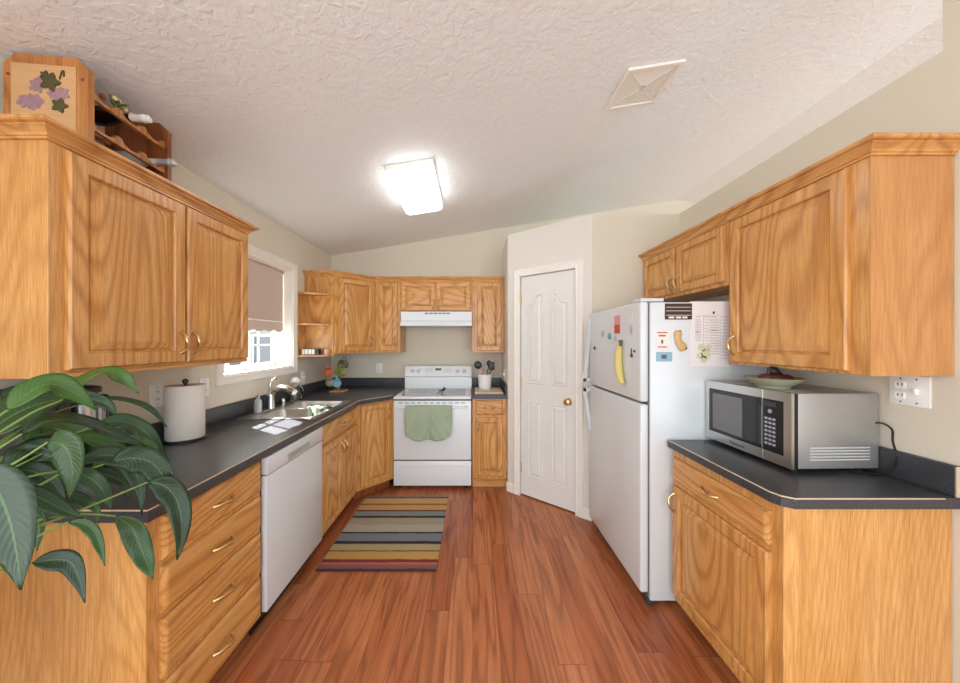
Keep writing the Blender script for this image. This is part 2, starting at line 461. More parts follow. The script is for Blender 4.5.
for (y0, y1, z0, z1) in ((3.0, 3.75, .95, 1.95), (3.95, 4.7, .95, 1.95), (1.0, 2.2, .95, 1.95)):
    fr = link('window_frame', box(BM(), 0, .03, y0-.06, y1+.06, z0-.06, z1+.06), trim_m, hs)
    link('pane', box(BM(), .03, .04, y0, y1, z0, z1), gl_grey, fr)

# ------------------------------------------------------------------ cabinet building blocks (local: x right, y into the wall, z up)
DOOR = [(0, 0), (0, .013), (.006, .019), (.052, .019), (.056, .013), (.057, .004), (.063, .004), (.067, .0095), (.096, .018)]
SMALL = [(0, 0), (0, .013), (.006, .019), (.044, .019), (.047, .013), (.048, .004), (.054, .004), (.058, .0095), (.076, .018)]
DRAW = [(0, 0), (0, .009), (.004, .013), (.010, .0175), (.016, .019)]
CROWN = [(0, 0), (.008, 0), (.008, .008), (.012, .009), (.015, .018), (.028, .030), (.030, .030), (.030, .036), (.041, .038), (.045, .042), (.045, .052), (0, .052)]
def pull(parent, x, z, vert=True, L=.096, y=-.019):
    pts = []
    for i in range(13):
        u = i/12; a = (u-.5)*L
        out = .026*(1-abs(2*u-1)**3.5)+.004*math.sin(u*PI)
        side = .004*math.sin(2*PI*u)
        pts.append((x+side, y-out, z+a) if vert else (x+a, y-out, z+side))
    bm = tube(BM(), pts, lambda t: .0052+.0030*math.sin(PI*t)**4+.0034*(abs(2*t-1)**8), 8)
    return link('handle', bm, brass_m, parent, 50)
def cab_door(parent, x0, x1, z0, z1, hx=None, hz=None, mat=None, loops=None, y=0, vert=True):
    lp = loops or (DOOR if min(x1-x0, z1-z0) > .3 else SMALL)
    d = link('door', raised(BM(), x0, x1, z0, z1, y, lp), mat or oak_z, parent)
    if hx is not None: pull(d, hx, hz, vert)
    return d
def cab_drawer(parent, x0, x1, z0, z1, handle=True):
    d = link('drawer', raised(BM(), x0, x1, z0, z1, 0, DRAW), oak_x, parent)
    if handle: pull(d, (x0+x1)/2, (z0+z1)/2, False)
    return d
UP0, UP1 = 1.33, 2.10
H = UP1-UP0
def crown(parent, path, mat=None): link('crown_molding', sweep(BM(), path, CROWN, H-.006), mat or oak_x, parent)
def box_carcass(parent, w, d, h, z0=0, mat=None): return link('carcass', box(BM(), 0, w, 0, d, z0, z0+h, .0015), mat or oak_panel, parent)

# --- left wall cabinet
c = thing('wall_cabinet', 'honey oak two-door wall cabinet beside the window with the wine rack on top', 'cabinet', (-1.358, 1.038, UP0), PI/2)
w = .915
box_carcass(c, w, .311, H)
cab_door(c, .042, .480, .024, H-.014, .480-.026, .115); cab_door(c, .492, w-.012, .024, H-.014, .492+.026, .115)
crown(c, [(0, .311), (0, 0), (w, 0), (w, .311)])
link('bottom_rail', box(BM(), .002, w-.002, -.004, .02, -.001, .016, .002), oak_x, c)

# --- back wall cabinets
YF = 3.52
a0 = (-1.365, 3.22)
cr = thing('corner_wall_cabinet', 'angled oak corner wall cabinet with a single door beside the open shelves', 'cabinet', (-1.365, 3.22, UP0), PI/4)
L = math.hypot(.305, .30)
bm = BM()
def loc45(X, Y):
    dx, dy = X+1.365, Y-3.22; return ((dx+dy)*math.sqrt(.5), (dy-dx)*math.sqrt(.5))
pl = [loc45(*p) for p in ((-1.365, 3.22), (-1.065, 3.52), (-1.065, 3.828), (-1.668, 3.828), (-1.668, 3.22))]
prism(bm, [(p[0], p[1], 0) for p in pl], (0, 0, H)); link('carcass', bm, oak_z, cr)
cab_door(cr, .035, L-.035, .02, H-.014, L-.062, .12, loops=SMALL)
crown(cr, [pl[4], pl[0], pl[1]])
nc = thing('wall_cabinet', 'narrow single-door oak wall cabinet between the angled corner cabinet and the hood', 'cabinet', (-1.062, YF, UP0))
box_carcass(nc, .272, .308, H); cab_door(nc, .045, .245, .02, H-.014, .245-.024, .12, loops=SMALL); crown(nc, [(.02, 0), (.272, 0)])
oc = thing('wall_cabinet', 'short two-door oak wall cabinet right above the range hood', 'cabinet', (-.788, YF, UP1-.335))
w = .776; link('carcass', box(BM(), 0, w, 0, .308, 0, .335, .0015), oak_z, oc)
cab_door(oc, .014, w/2-.008, .018, .321, w/2-.03, .085, oak_x, SMALL); cab_door(oc, w/2+.008, w-.014, .018, .321, w/2+.03, .085, oak_x, SMALL)
link('crown_molding', sweep(BM(), [(0, 0), (w, 0)], CROWN, .329), oak_x, oc)
rc = thing('wall_cabinet', 'narrow single-door oak wall cabinet between the hood and the pantry wall', 'cabinet', (-.010, YF, UP0))
box_carcass(rc, .345, .308, H); cab_door(rc, .055, .315, .02, H-.014, .055+.026, .12, loops=SMALL); crown(rc, [(0, 0), (.345, 0)])

# --- open end shelves beside the window
sh = thing('open_shelf_unit', 'small open oak end shelves between the window and the corner cabinet', 'shelf', (-1.668, 3.218, 1.305))
link('back_panel', box(BM(), 0, .012, -.155, 0, 0, .615, .001), oak_z, sh)
link('side_panel', box(BM(), .012, .29, -.012, 0, 0, .62, .001), oak_z, sh)
for z in (.0, .30, .597):
    bm = BM(); prism(bm, [(.012, -.012, z), (.012, -.15, z), (.06, -.15, z), (.22, -.07, z), (.26, -.04, z), (.26, -.012, z)], (0, 0, .017)); link('shelf', bm, oak_x, sh)

# --- right wall cabinets
rw = thing('wall_cabinet', 'large single-door oak wall cabinet above the microwave', 'cabinet', (1.38, 1.752, UP0), -PI/2)
w = .62; box_carcass(rw, w, .290, H, mat=oak_z)
cab_door(rw, .025, .565, .012, H-.014, .025+.03, .10)
link('end_panel', box(BM(), w, w+.004, .0, .290, 0, H-.002), oak_red, rw)
crown(rw, [(0, 0), (w+.004, 0), (w+.004, .290)])
rf = thing('wall_cabinet', 'short two-door oak wall cabinet over the white refrigerator', 'cabinet', (1.38, 2.627, UP0+.425), -PI/2)
w = .873; hh = H-.425
link('carcass', box(BM(), 0, w, 0, .290, 0, hh, .0015), oak_z, rf)
cab_door(rf, .03, w/2-.01, .022, hh-.012, w/2-.035, .085, oak_z, SMALL); cab_door(rf, w/2+.01, w-.02, .022, hh-.012, w/2+.035, .085, oak_z, SMALL)
link('crown_molding', sweep(BM(), [(0, 0), (w, 0)], CROWN, hh-.006), oak_x, rf)

# --- base cabinets
BZ = .885
XFL = -1.045
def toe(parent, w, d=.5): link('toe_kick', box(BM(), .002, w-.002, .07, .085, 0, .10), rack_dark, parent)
db = thing('drawer_cabinet', 'oak base cabinet with four drawers next to the dishwasher', 'cabinet', (XFL, 1.038, 0), PI/2)
w = .556
link('carcass', box(BM(), 0, w, 0, .622, .10, BZ, .0015), oak_panel, db); toe(db, w)
for z0, z1 in ((.722, .868), (.545, .700), (.325, .523), (.115, .303)): cab_drawer(db, .045, w-.012, z0, z1)
sb = thing('sink_cabinet', 'oak sink base cabinet with two doors under a false drawer front', 'cabinet', (XFL, 2.196, 0), PI/2)
w = .720
link('carcass', box(BM(), 0, w, 0, .45, .10, .72), oak_z, sb)
link('face_frame', box(BM(), 0, w, 0, .018, .72, BZ), oak_z, sb); toe(sb, w)
cab_drawer(sb, .02, w-.02, .735, .868)
cab_door(sb, .02, w/2-.005, .12, .715, w/2-.03, .62, loops=SMALL); cab_door(sb, w/2+.005, w-.02, .12, .715, w/2+.03, .62, loops=SMALL)
q0, q1 = Vector((-1.045, 2.918, 0)), Vector((-.782, 3.205, 0))
ang = math.atan2(q1.y-q0.y, q1.x-q0.x); L = (q1-q0).length
cb = thing('corner_base_cabinet', 'angled oak corner base cabinet with one tall door left of the range', 'cabinet', q0, ang)
def locq(X, Y):
    d = Vector((X-q0.x, Y-q0.y)); ca, sa = math.cos(ang), math.sin(ang)
    return (d.x*ca+d.y*sa, -d.x*sa+d.y*ca)
pl = [locq(*p) for p in ((q0.x, q0.y), (q1.x, q1.y), (-.782, 3.826), (-1.668, 3.826), (-1.668, 2.918))]
bm = BM(); prism(bm, [(p[0], p[1], .10) for p in pl], (0, 0, BZ-.10)); link('carcass', bm, oak_z, cb); toe(cb, L)
cab_door(cb, .035, L-.05, .125, BZ-.02, L-.078, .76, loops=SMALL)
gb = thing('base_cabinet', 'narrow oak base cabinet with drawer over door between range and pantry', 'cabinet', (-.008, 3.22, 0))
w = .345
link('carcass', box(BM(), 0, w, 0, .607, .10, BZ, .0015), oak_z, gb)
link('toe_kick', box(BM(), .002, w-.002, .03, .05, 0, .10), oak_x, gb)
cab_drawer(gb, .035, w-.045, .725, .868); cab_door(gb, .035, w-.045, .125, .70, .035+.022, .62, loops=SMALL)
xr = 1.082
rb_ = thing('base_cabinet', 'wide oak base cabinet with drawer over door beneath the microwave', 'cabinet', (xr, 1.750, 0), -PI/2)
w = .618; BR = .880
link('carcass', box(BM(), 0, w, 0, .588, .07, BR, .0015), oak_panel, rb_)
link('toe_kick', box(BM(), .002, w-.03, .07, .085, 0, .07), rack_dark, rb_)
cab_drawer(rb_, .012, w-.045, .712, .835); cab_door(rb_, .012, w-.045, .105, .686, .034, .60)

# --- worktops
TZ = .925
fx = -1.012
wt = thing('worktop', 'dark charcoal laminate worktop along the left wall holding the sink', 'worktop', (0, 0, BZ))
th = TZ-BZ
SX0, SX1, SY0, SY1 = -1.585, -1.085, 2.20, 2.86
bm = BM()
box(bm, XL, fx, 1.012, SY0, 0, th); box(bm, XL, SX0, SY0, SY1, 0, th); box(bm, SX1, fx, SY0, SY1, 0, th)
prism(bm, [(XL, SY1, 0), (fx, SY1, 0), (fx, 2.90, 0), (-.785, 3.165, 0), (-.785, YB, 0), (XL, YB, 0)], (0, 0, th))
link('slab', bm, counter_m, wt)
bm = BM(); sweep(bm, [(XL, 1.012), (fx, 1.012), (fx, 2.90), (-.785, 3.165)], [(.0, th-.0035), (.0022, th-.003), (.0022, th+.0006), (-.002, th+.0008)])
link('edge_seam', bm, ltseam_m, wt)
bm = BM(); box(bm, XL, XL+.02, 1.012, YB, th, th+.10, .002); box(bm, XL+.02, -.785, YB-.02, YB, th, th+.10, .002); link('backsplash', bm, counter_m, wt)
w2 = thing('worktop', 'short charcoal laminate worktop between the range and the pantry wall', 'worktop', (0, 0, BZ))
link('slab', box(BM(), -.010, .338, 3.19, YB, 0, th, .003), counter_m, w2)
bm = BM(); box(bm, -.010, .338, YB-.02, YB, th, th+.10, .002); box(bm, .320, .338, 3.21, YB-.02, th, th+.10, .002); link('backsplash', bm, counter_m, w2)
w3 = thing('worktop', 'charcoal laminate worktop with clipped corner under the microwave', 'worktop', (0, 0, BR))
tr = .037
bm = BM(); prism(bm, [(1.055, 1.762, 0), (1.055, 1.155, 0), (1.066, 1.125, 0), (1.095, 1.104, 0), (XR, 1.104, 0), (XR, 1.762, 0)], (0, 0, tr)); link('slab', bm, counter_m, w3)
bm = BM(); sweep(bm, [(XR-.07, 1.104), (1.095, 1.104), (1.066, 1.125), (1.055, 1.155), (1.055, 1.762)][::-1], [(.0, tr-.0035), (.0022, tr-.003), (.0022, tr+.0006), (-.002, tr+.0008)]); link('edge_seam', bm, ltseam_m, w3)
bs = link('backsplash', box(BM(), XR-.022, XR, 1.112, 1.762, tr, tr+.105, .002), counter_m, w3)
link('end_strip', box(BM(), XR-.021, XR-.001, 1.109, 1.112, tr, tr+.104), ltseam_m, bs)

# ------------------------------------------------------------------ appliances
# dishwasher
dw = thing('dishwasher', 'white dishwasher between the drawer cabinet and the sink cabinet', 'dishwasher', (XFL, 1.597, 0), PI/2)
w = .596
link('tub', box(BM(), .004, w-.004, .0, .56, .10, BZ-.004), dkgrey_m, dw)
link('door_panel', box(BM(), .003, w-.003, -.03, .0, .115, .785, .006, 2), appl_m, dw, 40)
bm = BM(); box(bm, .003, w-.003, -.034, .0, .79, BZ-.006, .006, 2); cp = link('control_panel', bm, appl_m, dw, 40)
link('handle_pocket', box(BM(), .18, w-.18, -.0365, -.03, .800, .836, .003), plain('pocket_shade_grey', (168, 167, 166), .5), cp)  # grey colour stands in for the shade inside the recessed handle
link('toe_panel', box(BM(), .006, w-.006, .05, .06, 0, .105), black_m, dw)

# range
rg = thing('range', 'white electric range with green towel on its oven door', 'range', (-.777, 3.168, 0))
w = .760
link('body', box(BM(), .004, w-.004, .03, .63, .04, .885, .003), range_m, rg)
bm = BM(); box(bm, 0, w, .0, .62, .885, .912, .006, 2); link('cooktop', bm, range_m, rg, 40)
link('glass_top', box(BM(), .06, w-.06, .05, .54, .912, .9135), cook_m, rg)
for (x, y, r) in ((.21, .17, .10), (.55, .17, .08), (.21, .42, .08), (.55, .42, .10)):
    bm = BM(); lathe(bm, [(r-.003, .9135), (r-.003, .9139), (r, .9139), (r, .9135)], (x, y, 0), 40, False, False); link('burner_ring', bm, dkgrey_m, rg)
bm = BM(); prism(bm, [(0, .54, .905), (0, .545, 1.04), (0, .535, 1.055), (0, .555, 1.165), (0, .575, 1.175), (0, .63, 1.175), (0, .63, .905)], (w, 0, 0)); bg_ = link('backguard', bm, range_m, rg)
def bgy(z): return .535+(z-1.055)*.02/.11
for x in (.085, .155, .60, .675):
    k = BM(); lathe(k, [(.023, 0), (.022, .008), (.018, .012), (.017, .024), (.012, .026)], (x, bgy(1.115), 1.115), 20, axis='Y'); box(k, x-.003, x+.003, bgy(1.115)-.03, bgy(1.115)-.02, 1.098, 1.132); link('knob', k, plain('knob_grey_white', (214, 212, 208), .3), bg_, 40)
ds = link('display', box(BM(), .345, .415, bgy(1.13)-.002, bgy(1.13)+.01, 1.118, 1.145), led_m, bg_)
kp = plain('keypad_grey', (196, 198, 200), .4)
for i in range(4):
    for x in (.235, .45):
        for z in (1.10, 1.125): link('key', box(BM(), x+i*.022, x+.016+i*.022, bgy(z)-.0015, bgy(z)+.01, z, z+.012), kp, bg_)
bm = BM(); box(bm, .0, w, .004, .035, .293, .872, .008, 2); od = link('oven_door', bm, range_m, rg, 40)
vsg = plain('vent_slot_grey', (150, 148, 146), .6)
for i in range(11): link('vent_slot', box(BM(), .05+i*.061, .09+i*.061, .0025, .006, .846, .856), vsg, od)
link('trim_gap', box(BM(), .006, w-.006, .012, .03, .872, .885), black_m, rg)
bm = BM(); box(bm, .03, w-.03, -.045, -.025, .800, .822, .008, 2); box(bm, .03, .07, -.03, .006, .800, .822, .004); box(bm, w-.07, w-.03, -.03, .006, .800, .822, .004); link('handle', bm, range_m, od, 40)
link('drawer_gap', box(BM(), .006, w-.006, .014, .03, .283, .293), black_m, rg)
bm = BM(); box(bm, .0, w, .004, .035, .040, .283, .008, 2); dr = link('storage_drawer', bm, range_m, rg, 40)
link('drawer_lip', box(BM(), .045, w-.045, -.004, .006, .235, .247, .003), range_m, dr)
for x in (.05, w-.05):
    for y in (.08, .58): link('foot', lathe(BM(), [(.018, 0), (.018, .042)], (x, y, 0), 12), black_m, rg)
# towel over the handle
def make_towel():
    bm = BM(); nu, nv = 36, 26; x0, x1 = .128, .575
    for side in (0, 1):
        grid = []
        for j in range(nv+1):
            row = []
            v = j/nv
            for i in range(nu+1):
                u = i/nu
                x = x0+(x1-x0)*u + (.012*math.sin(v*3)*(u-.5)) - .02*(u-.5)*v
                fold = .022*v**1.2*abs(math.sin((u-.5)*PI*(2.6-1.0*v)))*(.4+.6*math.sin(u*PI*3+2*v)**2)
                hang = (.318 - .045*abs(2*u-1)**4 - .006*math.cos(u*PI*4)) if side == 0 else .26
                if side == 0: y = -.049-abs(fold)-.022*v**.5*(1-math.exp(-((u-.5)/.045)**2))-.010*v*math.sin(9*(abs(u-.5)*2-.9*v))**2; z = .826-hang*v
                else: y = -.019+.003*v; z = .826-hang*v
                row.append(bm.verts.new((x, y, z)))
            grid.append(row)
        for j in range(nv):
            for i in range(nu): bm.faces.new((grid[j][i], grid[j][i+1], grid[j+1][i+1], grid[j+1][i]))
        if side == 0: first = grid[0]
        else:
            top = [bm.verts.new((first[i].co.x, -.035, .8315)) for i in range(nu+1)]
            for i in range(nu):
                bm.faces.new((first[i], first[i+1], top[i+1], top[i])); bm.faces.new((top[i], top[i+1], grid[0][i+1], grid[0][i]))
    return bm
tw = link('dish_towel', make_towel(), towel_m, None, 60, loc=(-.777, 3.168, 0))
md = tw.modifiers.new('thickness', 'SOLIDIFY'); md.thickness = .003; md.offset = 1
tag(tw, 'sage green terry towel draped over the oven door handle', 'towel')
# spoon rest
sr = thing('spoon_rest', 'small black and white dish standing on the range cooktop', 'dish', (-.345, 3.43, .9135))
link('dish', lathe(BM(), [(.026, 0), (.034, .004), (.04, .014), (.037, .014), (.03, .006), (.0, .004)], seg=20, cap1=False), plate_m, sr, 40)
bm = tube(BM(), [(-.02, 0, .01), (.02, -.01, .02), (.05, -.02, .05)], lambda t: .006+.008*t, 8, 6, .5); link('spoon', bm, black_m, sr, 40)

# hood
hd = thing('range_hood', 'white under-cabinet range hood above the stove', 'range hood', (-.745, 3.33, 1.611))
w = .733
bm = BM(); prism(bm, [(0, .0, .0), (0, .0, .035), (0, .02, .06), (0, .02, .145), (0, .49, .145), (0, .49, 0)], (w, 0, 0)); link('shell', bm, appl_m, hd)
bm = BM()
for i in range(6): box(bm, .25+i*.045, .285+i*.045, .018, .021, .122, .134)
link('vent_slots', bm, gasket_m, hd)
link('control_lip', box(BM(), .02, w-.06, -.004, .002, .008, .028, .002), appl_m, hd)

# refrigerator (local x toward camera along -Y, y into the wall +X)
fr = thing('refrigerator', 'white top-freezer refrigerator with magnets on it', 'refrigerator', (.915, 2.565, 0), -PI/2)
w = .79; FT = 1.665
link('cabinet', box(BM(), .003, w-.002, .054, .70, .03, FT, .006, 2), appl_m, fr, 40)
link('gasket', box(BM(),   .012, w-.012, .043, .056, .05, FT-.008), gasket_m, fr)
fz = link('freezer_door', box(BM(), 0, w,   .0, .045, 1.118, FT+.004, .012, 3), appl_m, fr, 40)
fd = link('fridge_door', box(BM(), 0, w,   .0, .045, .075, 1.106, .012, 3), appl_m, fr, 40)
def fridge_handle(z0, z1, par, wide):
    """slim blade handle along the hinge-free edge, standing off most at the door split"""
    n = 16; rings = []
    for i in range(n+1):
        u = i/n; v = u if wide == 'top' else 1-u
        off = .004+.046*v**1.3
        if v > .96: off -= .0
        z = z0+(z1-z0)*u
        rings.append([(.012, -off-.012, z), (.036, -off-.012, z), (.036, -max(0, off-.014), z), (.012, -max(0, off-.014), z)])
    bm = skin(BM(), rings)
    ze = z1 if wide == 'top' else z0; s_ = -1 if wide == 'top' else 1
    box(bm, .012, .036, -.06, .004, min(ze, ze+s_*.03), max(ze, ze+s_*.03), .003)
    link('handle', bm, appl_m, par, 50)
fridge_handle(1.135, 1.62, fz, 'bottom'); fridge_handle(.76, 1.09, fd, 'top')
link('toe_grille', box(BM(), .01, w-.01, .06, .10, .012, .072, .002), dkgrey_m, fr)
link('hinge_cover', box(BM(), w-.09, w-.001, .002, .13, FT+.004, FT+.022, .004), appl_m, fr)
link('foot', lathe(BM(), [(.02, 0), (.02, .04)], (w-.03, .06, 0), 12), dkgrey_m, fr)
link('foot', lathe(BM(), [(.02, 0), (.02, .04)], (.06, .06, 0), 12), dkgrey_m, fr)
for y in (.2, .62): 
    for x in (.08, w-.08): link('foot', lathe(BM(), [(.02, 0), (.02, .04)], (x, y, 0), 12), dkgrey_m, fr)

# microwave
mwz = BR+tr
mw = thing('microwave', 'stainless steel microwave oven on the right worktop', 'microwave', (1.265, 1.764, mwz), -PI/2+.03)
w, h = .459, .305; z0 = .018
link('case', box(BM(), .004, w-.002, .03, .368, z0, h+z0, .004, 2), steelp_m, mw, 40)
link('door_edge', box(BM(), 0, w, .012, .030, z0-.002, h+z0, .002), black_m, mw)
bm = BM()
for a, b, c, d in ((0, w, z0, z0+.042), (0, w, h+z0-.038, h+z0), (0, .022, z0+.042, h+z0-.038), (w-.032, w, z0+.042, h+z0-.038)): box(bm, a, b, .0, .012, c, d)
fp = link('front_frame', bm, steel_m, mw)
link('door_glass', box(BM(), .022, .330, .003, .012, z0+.042, h+z0-.038), glass_dark, mw)
link('window_screen', box(BM(), .045, .225, .0015, .003, z0+.06, h+z0-.06), plain('grey_mesh_screen', (112, 112, 114), .3), mw)
cpn = link('control_panel', box(BM(), .332, w-.032, .003, .012, z0+.042, h+z0-.038), black_m, mw)
bm = BM()
for i in range(7):
    for j in range(3): box(bm, .341+j*.018, .353+j*.018, .0015, .003, z0+.07+i*.018, z0+.079+i*.018)
link('keypad', bm, plain('keypad_white', (170, 175, 185), .4), cpn)
link('dial', lathe(BM(), [(.009, 0), (.009, .002), (.006, .003)], (.365, .003, z0+.215), 18, axis='Y'), plain('dial_grey', (150, 155, 165), .4), cpn)
link('display', box(BM(), .340, .392, .0015, .003, z0+.236, z0+.256), dkgrey_m, cpn)
link('seam', box(BM(), .3295, .3325, -.001, .003, z0, h+z0), nickel_m, fp)
bm = BM()
for i in range(5): box(bm, w-.004, w-.0012, .08, .33, z0+.035+i*.012, z0+.039+i*.012)
link('side_vents', bm, plain('vent_grey', (205, 205, 203), .5), mw)
text('lettering', 'Panasonic', .022, dkgrey_m, fp, (.20, -.0005, z0+.02), (PI/2, 0, 0))
for x in (.04, w-.04):
    for y in (.05, .33): link('foot', lathe(BM(), [(.013, 0), (.013, .02)], (x, y, 0), 12), black_m, mw)
bm = tube(BM(), [(w-.01, .350, .20), (w+.012, .363, .205), (w+.035, .372, .185), (w+.035, .375, .14), (w+.05, .37, .08), (w+.055, .34, .03), (w+.03, .31, .008), (w-.02, .25, .006), (w-.1, .22, .006)], .0035, 6, 40)
link('power_cord', bm, black_m, mw, 50)

# ------------------------------------------------------------------ ceiling lamp and register
slope = math.atan(.162)
def on_ceiling(o, x, y, drop=0):
    o.location = (x, y, zc(x)-drop); o.rotation_euler = (0, -slope, 0)
lm = thing('ceiling_light', 'lit rectangular acrylic ceiling lamp above the kitchen floor', 'ceiling light'); on_ceiling(lm, -.432, 2.51)
link('base_pan', box(BM(), -.165, .165, -.325, .325, -.03, 0, .004), trim_m, lm)
bm = box(BM(), -.158, .158, -.318, .318, -.095, -.028)
vert = [e for e in bm.edges if abs(e.verts[0].co.z-e.verts[1].co.z) > .01]
bmesh.ops.bevel(bm, geom=vert, offset=.05, segments=5, affect='EDGES', profile=.5)
bot = [e for e in bm.edges if e.verts[0].co.z < -.09 and e.verts[1].co.z < -.09]
bmesh.ops.bevel(bm, geom=bot, offset=.016, segments=3, affect='EDGES', profile=.5)
link('diffuser', bm, lamp_m, lm, 40)
vt = thing('ceiling_vent', 'square white register with crossed louvers on the sloped ceiling', 'vent'); on_ceiling(vt, .95, 1.825)
vm = plain('register_enamel', (234, 231, 223), .45)
bm = BM()
for a, b, c, d in ((-.15, .15, -.15, -.128), (-.15, .15, .128, .15), (-.15, -.128, -.128, .128), (.128, .15, -.128, .128)): box(bm, a, b, c, d, -.012, 0, .002)
link('frame', bm, vm, vt)
bm = BM()
for k in range(4):
    M = Matrix.Rotation(k*PI/2, 3, 'Z')
    for i in range(6):
        r = .018+i*.0185
        pts = [M @ Vector(p) for p in ((-r, r, -.0075), (r, r, -.0075), (r+.017, r+.017, -.0055), (-r-.017, r+.017, -.0055))]
        prism(bm, pts, (0, 0, .0015))
    d = M @ Vector((1, 1, 0)); q = M @ Vector((-.003, .003, 0))
    prism(bm, [d*.01-q+Vector((0, 0, -.0085)), d*.01+q+Vector((0, 0, -.0085)), d*.127+q+Vector((0, 0, -.0085)), d*.127-q+Vector((0, 0, -.0085))], (0, 0, .002))
link('louvers', bm, vm, vt)
link('back_plate', box(BM(), -.128, .128, -.128, .128, -.002, 0), vm, vt)

# ------------------------------------------------------------------ sink, faucet and what stands there
def sink():
    t = thing('sink', 'stainless double-bowl sink set in the left worktop', 'sink', (SX0, SY0, TZ))
    w, d = SX1-SX0, SY1-SY0
    bm = BM(); e = .014
    def bowl(x0, x1, y0, y1, dep):
        rings = []
        def rr(x0, x1, y0, y1, r, z):
            out = []
            for cx, cy, a0 in ((x1-r, y1-r, 0), (x0+r, y1-r, 1), (x0+r, y0+r, 2), (x1-r, y0+r, 3)):
                for k in range(5):
                    a = (a0+k/4)*PI/2; out.append((cx+r*math.cos(a), cy+r*math.sin(a), z))
            return out
        skin(bm, [rr(x0, x1, y0, y1, .045, .004), rr(x0+.004, x1-.004, y0+.004, y1-.004, .045, -.004), rr(x0+.012, x1-.012, y0+.012, y1-.012, .05, -dep+.03), rr(x0+.035, x1-.035, y0+.035, y1-.035, .04, -dep)], cap0=False)
        return rr(x0, x1, y0, y1, .045, .004)
    m = d/2
    b1 = bowl(.10, w-.03, .035, m-.014, .155); b2 = bowl(.10, w-.03, m+.014, d-.035, .155)
    # rim plate: strips around the bowls, raised a few millimetres
    for x0, x1, y0, y1 in ((-e, .10, -e, d+e), (w-.03, w+e, -e, d+e), (.10, w-.03, -e, .035), (.10, w-.03, d-.035, d+e), (.10, w-.03, m-.014, m+.014)):
        box(bm, x0, x1, y0, y1, .0005, .004)
    for bx0, bx1, by0, by1 in ((.10, w-.03, .035, m-.014), (.10, w-.03, m+.014, d-.035)):
        for cx, cy, sx, sy in ((bx0, by0, 1, 1), (bx1, by0, -1, 1), (bx1, by1, -1, -1), (bx0, by1, 1, -1)):
            pts = [(cx, cy, .004)]
            for k in range(5):
                a = k/4*PI/2; pts.append((cx+sx*(.045-.045*math.sin(a)), cy+sy*(.045-.045*math.cos(a)), .004))
            vs = [bm.verts.new(p) for p in pts]; bm.faces.new(vs)
    link('basin', bm, steel_m, t, 40)
    for y in ((.035+m-.014)/2, (m+.014+d-.035)/2):
        link('drain', lathe(BM(), [(.045, -.1545), (.04, -.151), (.02, -.153), (.0, -.153)], ((w+.07)/2, y, 0), 20, cap1=False), nickel_m, t, 40)
sink()
fa = thing('faucet', 'satin nickel single-lever faucet at the back of the sink', 'faucet', (-1.555, 2.50, TZ+.004))
link('base_plate', box(BM(), -.028, .028, -.09, .09, 0, .008, .004, 2), nickel_m, fa, 40)
bm = BM(); lathe(bm, [(.031, .008), (.028, .03), (.026, .10), (.026, .125), (.021, .145)], seg=20); link('body', bm, nickel_m, fa, 40)
bm = tube(BM(), [(.0, 0, .10), (.03, -.005, .145), (.08, -.01, .165), (.14, -.015, .160), (.19, -.02, .135)], lambda t: .020+.007*t, 12, 20); sp = link('spout', bm, nickel_m, fa, 50)
bm = BM(); tube(bm, [(.186, -.02, .139), (.198, -.021, .127)], .021, 12); link('spray_head', bm, plate_m, sp, 50)
bm = tube(BM(), [(0, 0, .138), (-.012, .004, .17), (-.004, .012, .215), (.03, .02, .24)], lambda t: .015-.006*t, 10, 14, .7); link('lever', bm, nickel_m, fa, 50)
sd = thing('soap_dispenser', 'short nickel soap dispenser cap right of the faucet', 'dispenser', (-1.555, 2.66, TZ+.004))
link('cap', lathe(BM(), [(.016, 0), (.016, .03), (.02, .034), (.02, .05), (.012, .056)], seg=16), nickel_m, sd, 40)
bt = thing('soap_bottle', 'small clear plastic bottle left of the faucet', 'bottle', (-1.578, 2.385, TZ+.004))
bm = BM(); lathe(bm, [(.023, 0), (.026, .006), (.026, .075), (.022, .09), (.011, .10), (.011, .112)], seg=20); link('body', bm, plain('milky_clear_plastic', (214, 216, 216), .2, Transmission_Weight=.5), bt, 40)
link('pump', lathe(BM(), [(.014, .110), (.014, .122), (.005, .124), (.005, .145)], seg=14), clear_m, bt, 40)
jg = thing('glass_jug', 'clear glass jug with bunched white top behind the sink', 'jug', (-1.585, 2.90, TZ))
bm = BM(); lathe(bm, [(.042, 0), (.048, .01), (.05, .05), (.04, .10), (.034, .12), (.036, .145), (.033, .145), (.031, .12), (.037, .098), (.046, .05), (.044, .012), (.0, .008)], seg=22, cap1=False); link('body', bm, clear_m, jg, 40)
bm = tube(BM(), [(.036, 0, .13), (.07, -.015, .12), (.08, -.018, .08), (.07, -.015, .04), (.046, -.005, .03)], .006, 8, 14); link('handle', bm, clear_m, jg, 50)
bm = BM()
for k in range(14):
    a = k*2.4; r = .026*math.sqrt(k/14)
    bmesh.ops.create_icosphere(bm, subdivisions=2, radius=.019, matrix=Matrix.Translation((r*math.cos(a), r*math.sin(a), .168+.022*(1-k/14))))
link('bunched_cloth', bm, plate_m, jg, 60)
dc = BM(); nu, nv = 18, 14; g_ = []
for j in range(nv+1):
    row = []
    for i in range(nu+1):
        u, v = i/nu, j/nv
        x = -.16+.32*u; yy = (v-.64)*.20
        z = .012-1.9*max(0, abs(yy)-.022)**1.0*.9 + .006*math.sin(u*13+v*5)
        row.append(dc.verts.new((x*.45+.012*math.sin(v*9), yy+.01*math.sin(u*8), z)))
    g_.append(row)
for j in range(nv):
    for i in range(nu): dc.faces.new((g_[j][i], g_[j][i+1], g_[j+1][i+1], g_[j+1][i]))
